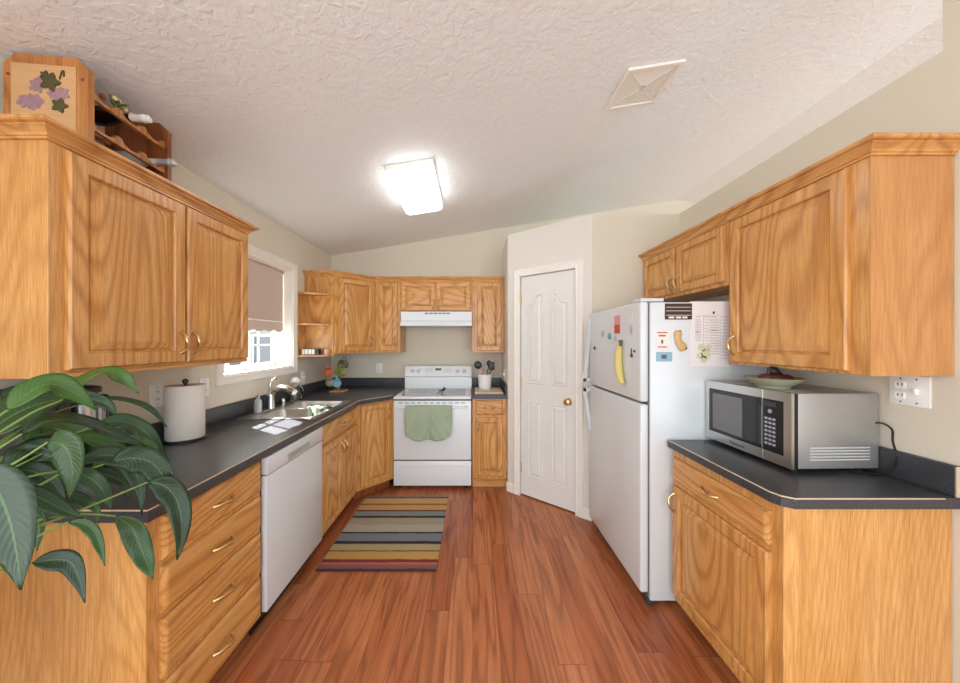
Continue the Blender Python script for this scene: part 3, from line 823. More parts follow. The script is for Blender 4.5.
def cloth_mat():
    g = G('green_leaf_print'); v = g.n('TexVoronoi', {'Vector': g.coords(), 'Scale': 26.0})
    c = g.ramp(v, [(.34, srgb(58, 82, 44)), (.5, srgb(138, 146, 126))]); return g.fin(c, .9)
dcl = link('dishcloth', dc, cloth_mat(), None, 60, loc=(-1.19, (SY0+SY1)/2-.004, TZ+.010)); dcl.modifiers.new('thickness', 'SOLIDIFY').thickness = .002
tag(dcl, 'green and white patterned dishcloth over the sink divider', 'cloth')

# paper towels
pt = thing('paper_towel_holder', 'white paper towel roll on a black countertop holder', 'paper towels', (-1.54, 1.74, TZ))
link('stand', lathe(BM(), [(.092, 0), (.092, .008), (.086, .012), (.01, .013), (.007, .02), (.007, .30), (.013, .305), (.013, .318), (.004, .325)], seg=32), black_m, pt, 40)
link('roll', lathe(BM(), [(.022, .013), (.081, .013), (.083, .016), (.083, .289), (.081, .292), (.022, .292)], seg=40, cap0=False, cap1=False), paper_m, pt, 40)
# coffee maker behind the plant
cm = thing('coffee_maker', 'stainless and black coffee maker behind the leafy plant', 'coffee maker', (-1.645, 1.10, TZ))
link('base', box(BM(), 0, .12, 0, .30, 0, .03, .008, 2), black_m, cm, 40)
link('housing', box(BM(), 0, .12, 0, .14, .03, .335, .012, 2), dkgrey_m, cm, 40)
link('lid', box(BM(), -.0, .124, -.004, .15, .335, .36, .008, 2), black_m, cm, 40)
bm = BM(); lathe(bm, [(.05, .032), (.054, .04), (.054, .30), (.05, .315), (.035, .325)], (.062, .22, 0), 28); cf = link('carafe', bm, steel_m, cm, 40)
link('carafe_lid', lathe(BM(), [(.05, .316), (.05, .338), (.03, .345)], (.062, .22, 0), 24), black_m, cf, 40)
link('handle', tube(BM(), [(.108, .235, .30), (.135, .243, .29), (.140, .245, .20), (.135, .243, .12), (.110, .236, .10)], .010, 8, 16), black_m, cf, 50)
# mug tree
mt = thing('mug_tree', 'small wooden mug tree on the worktop in the far left corner', 'mug tree', (-1.405, 3.40, TZ))
link('base', box(BM(), -.075, .075, -.06, .06, 0, .016, .004), board_pale, mt)
link('post', box(BM(), -.012, .012, -.012, .012, .016, .30, .003), rack_wood, mt)
pegs = [(-.9, .195), (.9, .205), (.35, .125), (-.65, .095), (1.0, .285)]
for a, z in pegs:
    d = Vector((math.sin(a), -math.cos(a), 0))
    link('peg', tube(BM(), [Vector((0, 0, z))+d*.010, Vector((0, 0, z+.022))+d*.075], .004, 8), rack_wood, mt)
def mug_mesh():
    bm = BM(); lathe(bm, [(.030, 0), (.036, .004), (.041, .03), (.042, .088), (.039, .088), (.038, .03), (.033, .008), (.0, .006)], seg=24, cap1=False)
    tube(bm, [(.040, 0, .07), (.066, 0, .072), (.072, 0, .045), (.062, 0, .02), (.040, 0, .018)], .0055, 8, 14)
    return bm
mugs = [('orange mug with its mouth outward on the mug tree', (210, 104, 44), (-.068, -.080, .205), 0.15),
        ('light green mug hanging on the right of the mug tree', (150, 160, 88), (.080, -.065, .200), 3.0),
        ('pale blue mug hanging low in front on the mug tree', (128, 184, 200), (.030, -.110, .095), 1.3),
        ('beige mug hanging low at the back left of the mug tree', (196, 172, 138), (-.075, -.02, .090), .5),
        ('grey green mug hanging highest on the mug tree', (112, 124, 112), (.062, .05, .275), 2.6)]
for lab, col, off, ra in mugs:
    m = link('mug', mug_mesh(), plain('glaze_'+lab.split(' ')[0], col, .3, noise=.12), None, 40)
    m.location = Vector((-1.405, 3.40, TZ))+Vector(off)
    m.rotation_euler = (Matrix.Rotation(.35 if ra < 2 else -.35, 3, 'Z') @ Matrix.Rotation(math.radians(76), 3, 'X') @ Matrix.Rotation(PI/2, 3, 'Z')).to_euler()
    tag(m, lab, 'mug', 'mugs on the mug tree')
# things on the open shelf
bx = thing('caddy_block', 'dark block with white squares on the lowest open shelf', 'block', (-1.645, 3.10, 1.322))
link('body', box(BM(), 0, .175, 0, .045, 0, .06, .003), black_m, bx)
bm = BM()
for i in range(4): box(bm, .012+i*.032, .038+i*.032, -.002, .001, .006, .054)
link('white_squares', bm, paper_m, bx)
cu = lathe(BM(), [(.022, 0), (.028, .004), (.031, .055), (.028, .055), (.025, .008), (0, .006)], seg=20, cap1=False)
tag(link('cup', cu, plain('pink_glaze', (214, 170, 150), .4), None, 40, loc=(-1.432, 3.172, 1.3225)), 'small pink cup at the end of the lowest open shelf', 'cup')

# crock with utensils on a cutting board
tag(link('cutting_board', box(BM(), .02, .300, 3.24, 3.60, TZ, TZ+.018, .004, 2), plain('pale_cutting_board', (214, 190, 166), .5), None), 'pale cutting board on the worktop right of the range', 'cutting board')
ck = thing('utensil_crock', 'white ribbed crock of utensils on the cutting board', 'crock', (.128, 3.50, TZ+.018))
def crock():
    bm = BM(); rings = []
    prof = [(.060, 0), (.066, .01), (.072, .13), (.075, .135), (.076, .155), (.070, .155), (.066, .13), (.058, .012)]
    for r, z in prof:
        ring = []
        for k in range(48):
            a = 2*PI*k/48; rr = r*(1+(.018 if k % 4 < 2 and .005 < z < .132 and r > .06 else 0)); ring.append((rr*math.cos(a), rr*math.sin(a), z))
        rings.append(ring)
    return skin(bm, rings)
link('body', crock(), plate_m, ck, 35)
cko = Vector((.128, 3.50, TZ+.018))
def utensil(name, label, pts, head, mat, hm=None):
    bm = tube(BM(), [cko+Vector(p) for p in pts], .005, 8, 10); 
    h = pts[-1]; hv = cko+Vector(h); head(bm, hv)
    tag(link(name, bm, mat, None, 50), label, 'utensil', 'utensils in the crock')
def disc(bm, c, r=.04, t=.012): lathe(bm, [(r*.6, -t/2), (r, -t/4), (r, t/4), (r*.6, t/2)], c, 20, axis='Y')
utensil('ladle', 'black round ladle leaning left in the crock', [(-.02, 0, .02), (-.05, 0, .16), (-.075, -.01, .235)], lambda bm, c: disc(bm, c+Vector((0, 0, .02)), .042, .03), black_m)
def whisk(bm, c):
    for k in range(4):
        a = k*PI/4; d = Vector((math.cos(a), math.sin(a), 0))
        tube(bm, [c, c+d*.022+Vector((0, 0, .025)), c+d*.022+Vector((0, 0, .06)), c+Vector((0, 0, .08)), c-d*.022+Vector((0, 0, .06)), c-d*.022+Vector((0, 0, .025)), c], .0012, 5, 18)
utensil('whisk', 'wire whisk standing in the middle of the crock', [(0, .01, .02), (.005, .015, .18)], whisk, steel_m)
utensil('spatula', 'grey slotted spatula leaning right in the crock', [(.02, 0, .02), (.05, 0, .16), (.075, 0, .20)], lambda bm, c: box(bm, c.x-.03, c.x+.03, c.y-.003, c.y+.003, c.z, c.z+.085, .002), dkgrey_m)
utensil('spoon', 'black spoon with upright bowl at the back right of the crock', [(.01, .03, .02), (.03, .04, .17), (.045, .045, .25)], lambda bm, c: bmesh.ops.create_uvsphere(bm, u_segments=14, v_segments=8, radius=1, matrix=Matrix.Translation(c+Vector((0, 0, .02))) @ Matrix.Diagonal((.024, .008, .034, 1))), black_m)
pinkh = plain('pink_silicone', (196, 140, 132), .5)
utensil('scraper', 'short pink scraper at the left rim of the crock', [(-.03, -.02, .03), (-.05, -.03, .15)], lambda bm, c: box(bm, c.x-.022, c.x+.022, c.y-.004, c.y+.004, c.z, c.z+.06, .003), pinkh)

# bowl on the microwave
bo = thing('bowl', 'shallow olive glazed bowl on top of the microwave', 'bowl', (1.375, 1.49, mwz+z0+h+.0005))
link('dish', lathe(BM(), [(.06, 0), (.062, .008), (.08, .020), (.106, .042), (.109, .046), (.105, .046), (.078, .026), (.055, .014), (0, .012)], seg=36, cap1=False), bowl_m, bo, 40)
redm = plain('dark_red_pods', (74, 26, 24), .45, noise=.3)
for k, (x, y, r) in enumerate(((-.03, 0, .032), (.03, .02, .036), (.0, -.03, .028), (.045, -.03, .026))):
    bm = BM(); bmesh.ops.create_uvsphere(bm, u_segments=16, v_segments=10, radius=r, matrix=Matrix.Translation((0, 0, 0)) @ Matrix.Diagonal((1.2, 1, .7, 1)))
    o = link('ornament', bm, redm, None, 60, loc=Vector((1.375+x*.8, 1.49+y*.8, mwz+z0+h+.043)))
    tag(o, ['dark red ornament at the far side of the bowl', 'largest dark red ornament in the bowl', 'small dark red ornament at the bowl center', 'smallest dark red ornament at the near rim of the bowl'][k], 'ornament', 'ornaments in the bowl')
tag(link('curled_twig', tube(BM(), [(1.345, 1.48, mwz+z0+h+.05), (1.348, 1.48, mwz+z0+h+.085), (1.375, 1.48, mwz+z0+h+.09), (1.405, 1.48, mwz+z0+h+.06)], .006, 8, 14), black_m, None, 50), 'dark curled twig rising from the bowl on the microwave', 'twig')

# ------------------------------------------------------------------ outlets and switches
def plate(loc, rotz, label, gang=1, kind='outlet'):
    w = .072 if gang == 1 else .118
    t = thing('outlet' if kind == 'outlet' else 'light_switch', label, 'outlet' if kind == 'outlet' else 'switch', loc, rotz)
    link('cover_plate', box(BM(), -w/2, w/2, -.006, 0, -.058, .058, .003, 2), plate_m, t, 40)
    for g in range(gang):
        cx = 0 if gang == 1 else (-.023 if g == 0 else .023)
        if kind == 'outlet' and g == 0:
            for z in (-.02, .02):
                r = link('receptacle', box(BM(), cx-.014, cx+.014, -.009, -.005, z-.014, z+.014, .004), plate_m, t)
                bm = BM(); box(bm, cx-.008, cx-.005, -.0095, -.008, z-.004, z+.007); box(bm, cx+.005, cx+.008, -.0095, -.008, z-.004, z+.007); link('slots', bm, slot_m, r)
        else:
            link('toggle', box(BM(), cx-.006, cx+.006, -.02, -.005, -.012, .012, .002), plate_m, t)
        bm = BM()
        for z in (-.045, .045): lathe(bm, [(.003, .006), (.003, .0072)], (cx, 0, z), 8, axis='Y')
        link('screws', bm, slot_m, t)
    return t
plate((XL, 1.712, 1.165), PI/2, 'white outlet on the left wall between plant and paper towels')
plate((XL, 2.015, 1.165), PI/2, 'white outlet on the left wall below the window corner')
plate((XL, 3.195, 1.10), PI/2, 'white switch plate on the left wall behind the glass jug', kind='switch')
plate((-1.105, YB, 1.135), 0, 'white outlet on the back wall left of the range')
plate((.34, 3.47, 1.10), -PI/2, 'white switch plate on the pantry wall beside the utensil crock', kind='switch')
plate((XR, 1.243, 1.262), -PI/2, 'white double plate with outlet and switch behind the microwave', gang=2)

# ------------------------------------------------------------------ magnets and papers on the refrigerator
def mag(name, label, cat, boxes, front=True, group='magnets on the freezer door'):
    """boxes: list of (u0,u1,z0,z1,material); front: u is world Y on the door face, side: u is world X on the near side"""
    o = thing(name, label, cat, (0, 0, 0), 0, group)
    X0 = .915; Y0 = 2.565-.79+.002
    for i, (nm, u0, u1, z0, z1, m, d) in enumerate(boxes):
        if front: link(nm, box(BM(), X0-d, X0-.0002, u0, u1, z0, z1), m, o)
        else: link(nm, box(BM(), u0, u1, Y0-d, Y0-.0002, z0, z1), m, o)
    return o
def fp_(px): return F_PX*.94/(px-CX)            # Y on the door face under a photo column
red_m = plain('red_print', (196, 60, 48), .5); pink_m = plain('pink_print', (222, 150, 150), .5); teal_m = plain('teal_print', (96, 168, 170), .5)
grey_m = plain('grey_print', (176, 178, 178), .5); brown_m = plain('dark_brown_print', (62, 38, 28), .5); blue_m = plain('blue_print', (140, 178, 196), .5)
tan_m = plain('tan_print', (206, 168, 108), .5); pgreen_m = plain('pale_green_print', (196, 200, 160), .7); lilac_m = plain('lilac_grey_print', (186, 178, 184), .7)
mag('magnet', 'tall red and pink picture magnet on the freezer door', 'magnet', [('picture', 2.02, 2.10, 1.50, 1.615, pink_m, .002), ('picture', 2.025, 2.095, 1.50, 1.555, red_m, .003)])
def disc_magnet(label, y, z, r, m):
    bm = lathe(BM(), [(r, 0), (r, .005), (r*.8, .007)], (0, 0, 0), 20, axis='X')
    for v in bm.verts: v.co.x *= -1
    bmesh.ops.recalc_face_normals(bm, faces=bm.faces)
    tag(link('magnet', bm, m, None, 40, loc=(  .9148, y, z)), label, 'magnet', 'magnets on the freezer door')
disc_magnet('round teal magnet on the freezer door', 2.175, 1.485, .022, teal_m)
disc_magnet('round grey magnet left of the teal one', 2.29, 1.505, .022, grey_m)
disc_magnet('small white and grey magnet between teal magnet and banana stem', 2.085, 1.468, .016, lilac_m)
disc_magnet('small dark magnet beside the freezer door handle', 2.44, 1.40, .013, dkgrey_m)
bm = BM(); prism(bm, [(0, .0, .0), (0, .022, .01), (0, .026, .03), (0, .012, .05), (0, .0, .045)], (-.004, 0, 0)); tag(link('magnet', bm, grey_m, None, loc=(  .9148, 1.865, 1.49)), 'small pale crescent magnet near the freezer door edge', 'magnet', 'magnets on the freezer door')
mag('magnet', 'dark thermometer shaped magnet right of the banana', 'magnet', [('tube', 1.868, 1.876, 1.365, 1.41, dkgrey_m, .004), ('bulb', 1.860, 1.882, 1.36, 1.378, dkgrey_m, .006), ('dot', 1.833, 1.847, 1.388, 1.402, dkgrey_m, .004)])
mag('magnet', 'faint grey paper magnet at the top of the freezer door', 'magnet', [('paper', 1.86, 1.91, 1.56, 1.61, plain('faint_grey', (222, 222, 222), .6), .0015)])
# plush banana magnet
bn = thing('banana_magnet', 'long yellow banana magnet hanging on the freezer door', 'magnet', (.915, 1.93, 1.10), 0)
bm = tube(BM(), [(-.024, .052, .322), (-.024, .056, .29), (-.026, .058, .24), (-.026, .050, .18), (-.026, .030, .13), (-.022, .002, .10)], lambda t: .006+.018*math.sin(PI*min(1, .10+t*.82))**.7, 12, 26, .85); link('fruit', bm, plain('banana_yellow', (212, 196, 118), .6, noise=.08), bn, 60)
bm = tube(BM(), [(-.016, .050, .322), (-.016, .048, .338), (-.016, .052, .356)], lambda t: .008+.005*t, 8, 6); link('stem', bm, plain('stem_olive', (104, 98, 48), .7), bn, 60)
# near side of the refrigerator
YS = 2.565-.79+.002
def sp_(px, py): p = W(px, py, YS); return p.x, p.z
def side(px0, py0, px1, py1):
    a = sp_(px0, py0); b = sp_(px1, py1); return a[0], b[0], b[1], a[1]
SG = 'papers on the refrigerator side'
x0, x1, za, zb = side(664.8, 303.5, 691.5, 319.5)
sg = mag('magnet_sign', 'dark brown sign with white lines at the top of the refrigerator side', 'sign', [('board', x0, x1, za, zb, brown_m, .004), ('white_line', x0+.006, x1-.006, zb-.022, zb-.0195, paper_m, .0046), ('white_line', x0+.006, x1-.006, zb-.042, zb-.0395, paper_m, .0046), ('white_line', x0+.006, x1-.006, za+.022, za+.0245, paper_m, .0046)], False, SG)
for wds in ((.018, .048), (.057, .085), (.092, .118)): link('white_word', box(BM(), x0+wds[0]*1.02, x0+wds[1]*1.02, YS-.0048, YS-.003, za+.006, za+.016), paper_m, sg)
x0, x1, za, zb = side(656.5, 331, 668.5, 349)
mag('card', 'white card with red lines on the refrigerator side', 'card', [('paper', x0, x1, za, zb, paper_m, .0012), ('red_line', x0+.004, x1-.004, zb-.012, zb-.006, red_m, .0018), ('red_line', x0+.012, x1-.016, zb-.030, zb-.022, red_m, .0018), ('red_line', x0+.004, x1-.008, za+.008, za+.014, red_m, .0018), ('grey_mark', x0+.025, x1-.03, za+.03, za+.05, gasket_m, .0018)], False, SG)
x0, x1, za, zb = side(656, 352, 672, 361.5)
mag('card', 'pale blue card below the red lined card', 'card', [('paper', x0, x1, za, zb, blue_m, .002), ('grey_mark', x0+.028, x1-.03, za+.015, zb-.015, gasket_m, .0024)], False, SG)
dg = thing('figure_magnet', 'small tan figure magnet on the refrigerator side', 'magnet', (0, 0, 0), 0, SG)
xm, zm = sp_(679, 341)
bm = tube(BM(), [(xm-.012, YS-.009, zm+.045), (xm-.008, YS-.009, zm), (xm+.012, YS-.009, zm-.045)], lambda t: .011+.007*math.sin(PI*min(1, .15+t*.8)), 10, 12, .5)
bmesh.ops.create_uvsphere(bm, u_segments=14, v_segments=8, radius=1, matrix=Matrix.Translation((xm-.011, YS-.009, zm+.038)) @ Matrix.Diagonal((.021, .009, .019, 1)))
bmesh.ops.create_uvsphere(bm, u_segments=14, v_segments=8, radius=1, matrix=Matrix.Translation((xm+.012, YS-.009, zm-.03)) @ Matrix.Diagonal((.024, .009, .026, 1))); link('body', bm, tan_m, dg, 60)
bm = BM(); box(bm, xm-.022, xm-.012, YS-.012, YS-.002, zm+.045, zm+.056); box(bm, xm-.006, xm+.004, YS-.012, YS-.002, zm+.047, zm+.058); link('ears', bm, brown_m, dg)
bm = tube(BM(), [(xm+.012, YS-.008, zm-.042), (xm+.034, YS-.008, zm-.038)], .008, 8); link('foot', bm, brown_m, dg, 60)
x0, x1, za, zb = side(689.5, 301.5, 729, 366.5)
pp = thing('notice_sheet', 'large printed paper sheet taped to the refrigerator side', 'paper', (0, 0, 0), 0, SG)
link('paper', box(BM(), x0, x1, YS-.0015, YS-.0003, za, zb), plain('printed_paper', (226, 222, 222), .6), pp)
bm = BM(); sx = (x1-x0)/39.5; sz = (zb-za)/65
def pbox(bm, u0, v0, u1, v1, d): box(bm, x0+u0*sx, x0+u1*sx, YS-d, YS-.001, zb-v1*sz, zb-v0*sz)
for u0, v0, u1, v1 in ((6, 15, 11, 16), (14, 15, 19, 16), (21, 15, 27, 16), (21, 28, 27, 29), (6, 30, 10, 31)): pbox(bm, u0, v0, u1, v1, .0019)
for i in range(14):
    pbox(bm, 5.5, 18+i*1.6, 11.5, 18.7+i*1.6, .0019); pbox(bm, 15, 18+i*3, 19, 18.7+i*3, .0019); pbox(bm, 21, 18+i*2.6, 29, 18.9+i*2.6, .0019); pbox(bm, 32, 15+i*3.2, 37, 15.7+i*3.2, .0019)
link('printed_lines', bm, lilac_m, pp)
bm = BM(); pbox(bm, 13.5, 14, 14, 60, .0019); pbox(bm, 20, 14, 20.4, 60, .0019); pbox(bm, 5, 13.6, 30, 14, .0019); pbox(bm, 30.2, 14, 30.6, 60, .0019); link('column_rules', bm, grey_m, pp)
bm = BM()
for cxx, cyy, r in ((12, 46, 4.0), (16, 52, 4.5), (10, 54, 3.2), (14, 58, 3.5), (19, 46, 3.0)): lathe(bm, [(r*sx, .0), (r*sx, .0009)], (x0+cxx*sx, YS-.0012, zb-cyy*sz), 14, axis='Y')
link('green_print', bm, pgreen_m, pp)
link('dark_dot', box(BM(), x0+23*sx, x0+25*sx, YS-.002, YS-.001, zb-12.5*sz, zb-10*sz), dkgrey_m, pp)

# ------------------------------------------------------------------ rug
def rug_mat():
    g = G('striped_rug_weave'); sep = g.t.nodes.new('ShaderNodeSeparateXYZ'); g.set(sep.inputs[0], g.coords())
    wob = g.n('TexNoise', {'Vector': g.mapping(g.coords(), (3, 60, 1)), 'Scale': 3.0, 'Detail': 4.0})
    y = g.math('ADD', sep.outputs[1], g.math('MULTIPLY', g.math('SUBTRACT', wob, .5), .016))
    f = g.math('DIVIDE', y, 1.0)
    def py2y(py): return (F_PX*CAM_H/(py-CY)-2.045)
    bands = [(575, (78, 44, 40)), (570.3, (132, 84, 92)), (566.8, (160, 96, 88)), (565.4, (186, 110, 92)), (564.2, (134, 46, 38)), (560.8, (196, 152, 84)), (553, (128, 104, 50)), (551.6, (176, 160, 118)), (546, (150, 140, 106)), (545.2, (44, 42, 44)), (542.6, (122, 130, 136)), (534.8, (52, 52, 56)), (533.2, (176, 168, 152)), (526, (164, 154, 132)), (519.5, (160, 158, 150)), (519.2, (54, 54, 58)), (517.2, (134, 138, 138)), (512.6, (110, 60, 46)), (511.2, (202, 156, 96)), (506, (126, 92, 50)), (504.8, (200, 160, 104)), (499.5, (92, 66, 58)), (498.4, (150, 124, 112)), (496.5, (120, 90, 82)), (495.6, (190, 150, 100))]
    stops = [(max(0, min(1, py2y(p))), srgb(*c)) for p, c in bands]
    stops[0] = (0, stops[0][1])
    c = g.ramp(f, stops, 'CONSTANT')
    spk = g.n('TexNoise', {'Vector': g.mapping(g.coords(), (40, 160, 1)), 'Scale': 3.0, 'Detail': 3.0})
    c = g.mix(.5, c, g.ramp(spk, [(.3, (.55, .55, .55)), (.62, (1, 1, 1))]), 'MULTIPLY')
    g.bump(spk, .5, .004)
    return g.fin(c, .95)
rug = link('rug', box(BM(), 0, .765, 0, 1.0, 0, .009, .003), rug_mat(), None, loc=(-.995, 2.045, .0005))
tag(rug, 'striped woven rug in gold, grey and red on the wood floor', 'rug')

# ------------------------------------------------------------------ wine rack on the left wall cabinet
RX, RY, RR = -1.374, 1.160, .110
RZ = UP1+.0005
rk = thing('wine_rack', 'oak wine rack with a painted grape panel on top of the left wall cabinet', 'wine rack', (RX, RY, RZ), RR)
pw, ph, pd = .262, .358, .345           # local: x runs from -pw to 0, y away from the camera
def rack_end(y, mat):
    bm = BM(); ch = .035
    prism(bm, [(-pw, y, 0), (0, y, 0), (0, y, ph-ch), (-ch, y, ph), (-pw+ch, y, ph), (-pw, y, ph-ch)], (0, .022, 0))
    return link('end_panel', bm, mat, rk)
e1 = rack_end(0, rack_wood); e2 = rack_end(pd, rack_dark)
bm = BM(); ch = .026
prism(bm, [(-pw+.026, -.003, .03), (-.036, -.003, .03), (-.036, -.003, ph-.035), (-pw+.026, -.003, ph-.035)], (0, .003, 0)); ins = link('painted_board', bm, board_pale, e1)
purple = plain('grape_purple', (160, 124, 132), .5, noise=.25); leafp = plain('painted_leaf_green', (78, 74, 40), .6, noise=.3)
bm = BM()
rr = random.Random(3)
for cx, cz, n, sx, sz in ((-.175, .190, 26, .040, .026), (-.155, .250, 14, .024, .028), (-.088, .222, 18, .032, .026)):
    for k in range(n):
        a = k*2.399; q = math.sqrt(k/n); x, z = cx+q*sx*math.cos(a), cz+q*sz*math.sin(a)
        lathe(bm, [(.0075, 0), (.0065, .0012+.0004*(k % 3)), (.003, .0020+.0004*(k % 3))], (x, -.003, z), 10, axis='Y')
link('painted_grapes', bm, purple, ins, 40)
bm = BM()
for cx, cz, r in ((-.115, .262, .028), (-.085, .182, .022), (-.13, .285, .013)):
    pts = []
    for k in range(20):
        a = 2*PI*k/20; q = r*(1+.28*math.cos(5*a)); pts.append((cx+q*math.cos(a), -.0068, cz+q*math.sin(a)))
    prism(bm, pts, (0, .0038, 0))
tube(bm, [(-.085, -.005, .275), (-.078, -.005, .30), (-.072, -.005, .305), (-.072, -.005, .285)], .0022, 6, 8)
link('painted_leaves', bm, leafp, ins)
for x in (-pw+.014, -.018):
    for z in (.05, ph-.075): link('peg_plug', lathe(BM(), [(.006, 0), (.004, .003)], (x, 0, z), 10, axis='Y'), rack_dark, e1)
def rail(x, z, hgt=.034):
    """front or back rail with rounded notches for the bottle necks"""
    bm = BM(); pts = []
    n = 60
    for i in range(n+1):
        u = i/n; y = .022+u*(pd-.022)
        ph_ = (u*3) % 1.0
        notch = .024*max(0, math.cos((ph_-.5)*PI*1.25))**.5 if abs(ph_-.5) < .38 else 0
        pts.append((x, y, z+hgt-notch))
    poly = [(x, .022, z)]+pts+[(x, pd, z)]
    prism(bm, poly, (.014, 0, 0)); return link('rail', bm, rack_wood, rk)
for x in (-.026, -pw+.012): rail(x, .125); rail(x, .238)
link('bottom_board', box(BM(), -pw+.01, -.01, .022, pd, .0, .014), rack_dark, rk)
# bottles lying across the rails
Mr = Matrix.Translation((RX, RY, RZ)) @ Matrix.Rotation(RR, 4, 'Z')
def bottle(label, ly, z, mat, capm, x0=-.30, r=.037):
    t = thing('wine_bottle', label, 'bottle', Mr @ Vector((0, ly, z)), RR, 'bottles lying in the wine rack')
    b = BM(); lathe(b, [(r*.9, x0), (r, x0+.006), (r, x0+.19), (r*.8, x0+.215), (.015, x0+.25), (.0135, x0+.30)], (0, 0, 0), 20, axis='X'); link('body', b, mat, t, 40)
    b = BM(); lathe(b, [(.0145, x0+.285), (.0150, x0+.325), (.0165, x0+.327), (.0165, x0+.338), (.0145, x0+.34), (.0145, x0+.352), (.008, x0+.358)], (0, 0, 0), 16, axis='X'); link('neck_foil', b, capm, t, 40)
dkglass = plain('dark_bottle_glass', (16, 20, 16), .1); silver = plain('silver_foil', (208, 208, 210), .3, .6); whitef = plain('white_foil', (226, 224, 220), .4)
bottle('wine bottle with silver foil neck sticking out of the lower far notch', .022+(pd-.022)*(2.5/3), .125+.034-.024+.014, plain('silvery_bottle', (190, 190, 188), .25), silver, -.285, .036)
bottle('dark wine bottle with white cap in the upper middle notch of the rack', .022+(pd-.022)*(1.5/3), .238+.034-.024+.014+.01, dkglass, whitef, -.30, .036)
fl = thing('artificial_flowers', 'small yellow and green artificial flower sprig on the wine rack', 'flowers', Mr @ Vector((-.019, .133, .2725)), RR)
bm = BM(); rr = random.Random(9)
for k in range(16):
    a = rr.random()*6.28; q = rr.random()*.03; p = Vector((q*math.cos(a)*.6, q*math.sin(a)*1.6, .004+rr.random()*.025))
    d = Vector((math.cos(a)*.014, math.sin(a)*.014, .010)); s_ = Vector((-math.sin(a), math.cos(a), 0))*.006
    prism(bm, [p-d, p+s_, p+d, p-s_], (0, 0, .0012))
link('leaves', bm, plain('sprig_green', (86, 112, 54), .6), fl)
bm = BM()
for p in ((-.006, .035, .02), (.004, -.02, .028), (.0, .0, .032), (-.004, .06, .018)):
    bmesh.ops.create_icosphere(bm, subdivisions=2, radius=.009, matrix=Matrix.Translation(p))
link('blossoms', bm, plain('blossom_yellow', (226, 208, 140), .6), fl, 60)
bm = BM(); bmesh.ops.create_icosphere(bm, subdivisions=2, radius=.011, matrix=Matrix.Translation((-.01, -.05, .012))); link('bud', bm, plain('rust_brown', (140, 82, 52), .6), fl, 60)

# ------------------------------------------------------------------ peace lily in the near left corner
def leaf_mat():
    g = G('peace_lily_leaf'); uv = g.n('UVMap'); sep = g.t.nodes.new('ShaderNodeSeparateXYZ'); g.set(sep.inputs[0], uv)
    u = g.math('ABSOLUTE', g.math('SUBTRACT', sep.outputs[0], .5)); v = sep.outputs[1]
    vein = g.math('SINE', g.math('MULTIPLY', g.math('SUBTRACT', v, g.math('MULTIPLY', u, .42)), 95.0))
    vein = g.math('MULTIPLY_ADD', vein, .5, .5)
    rib = g.math('LESS_THAN', u, .022)
    rnd = g.n('ObjectInfo', out=5)
    base = g.ramp(rnd, [(.0, srgb(26, 48, 24)), (.45, srgb(38, 66, 30)), (.8, srgb(52, 84, 36)), (1.0, srgb(82, 120, 48))])
    c = g.mix(g.math('MULTIPLY', vein, .28), base, (*srgb(24, 48, 22), 1))
    c = g.mix(g.math('MULTIPLY', rib, .4), c, (*srgb(104, 134, 76), 1))
    g.bump(vein, .14, .003)
    return g.fin(c, .38, 0, Specular_IOR_Level=.4)
leaf_m = leaf_mat(); stem_m = plain('petiole_green', (112, 138, 66), .5)
PX, PY, PZ = -1.36, .66, 0
pl_ = thing('peace_lily', 'large leafy green potted peace lily in the near left corner', 'potted plant', (PX, PY, .62))
po = Vector((PX, PY, .62))
link('pot', lathe(BM(), [(.09, .0), (.10, .01), (.135, .22), (.145, .225), (.145, .25), (.13, .25), (.125, .20)], seg=32), pot_m, pl_, 40)
link('soil', lathe(BM(), [(.128, .205), (.12, .215), (.0, .22)], seg=24, cap1=False), soil_m, pl_, 40)
def blade(bm, uvl, pts, width, hint, fold=.25, wave=.0, n=18):
    P = catmull(pts, n); rows = []
    hint = Vector(hint).normalized()
    us = (-1, -.66, -.33, 0, .33, .66, 1)
    prev = None
    for i, p in enumerate(P):
        t = i/n
        T = (P[min(i+1, n)]-P[max(i-1, 0)]).normalized()
        s = T.cross(hint)
        if s.length < .15 and prev is not None: s = prev.copy()
        s.normalize()
        if prev is not None and s.dot(prev) < 0: s = -s
        prev = s
        N = s.cross(T).normalized()
        prof = (math.sin(PI*min(1, t**.78))**.85)*(1-.25*t) if 0 < t < 1 else .02
        wd = width*.5*max(prof, .015)*1.12
        row = []
        for u in us:
            off = fold*abs(u)*wd + wave*width*math.sin(t*17+u*2.2)*abs(u)
            row.append((bm.verts.new(p+s*u*wd+N*off), (u*.5+.5, t)))
        rows.append(row)
    for a, b in zip(rows, rows[1:]):
        for k in range(len(us)-1):
            f = bm.faces.new((a[k][0], a[k+1][0], b[k+1][0], b[k][0]))
            for lp, src in zip(f.loops, (a[k], a[k+1], b[k+1], b[k])): lp[uvl].uv = src[1]
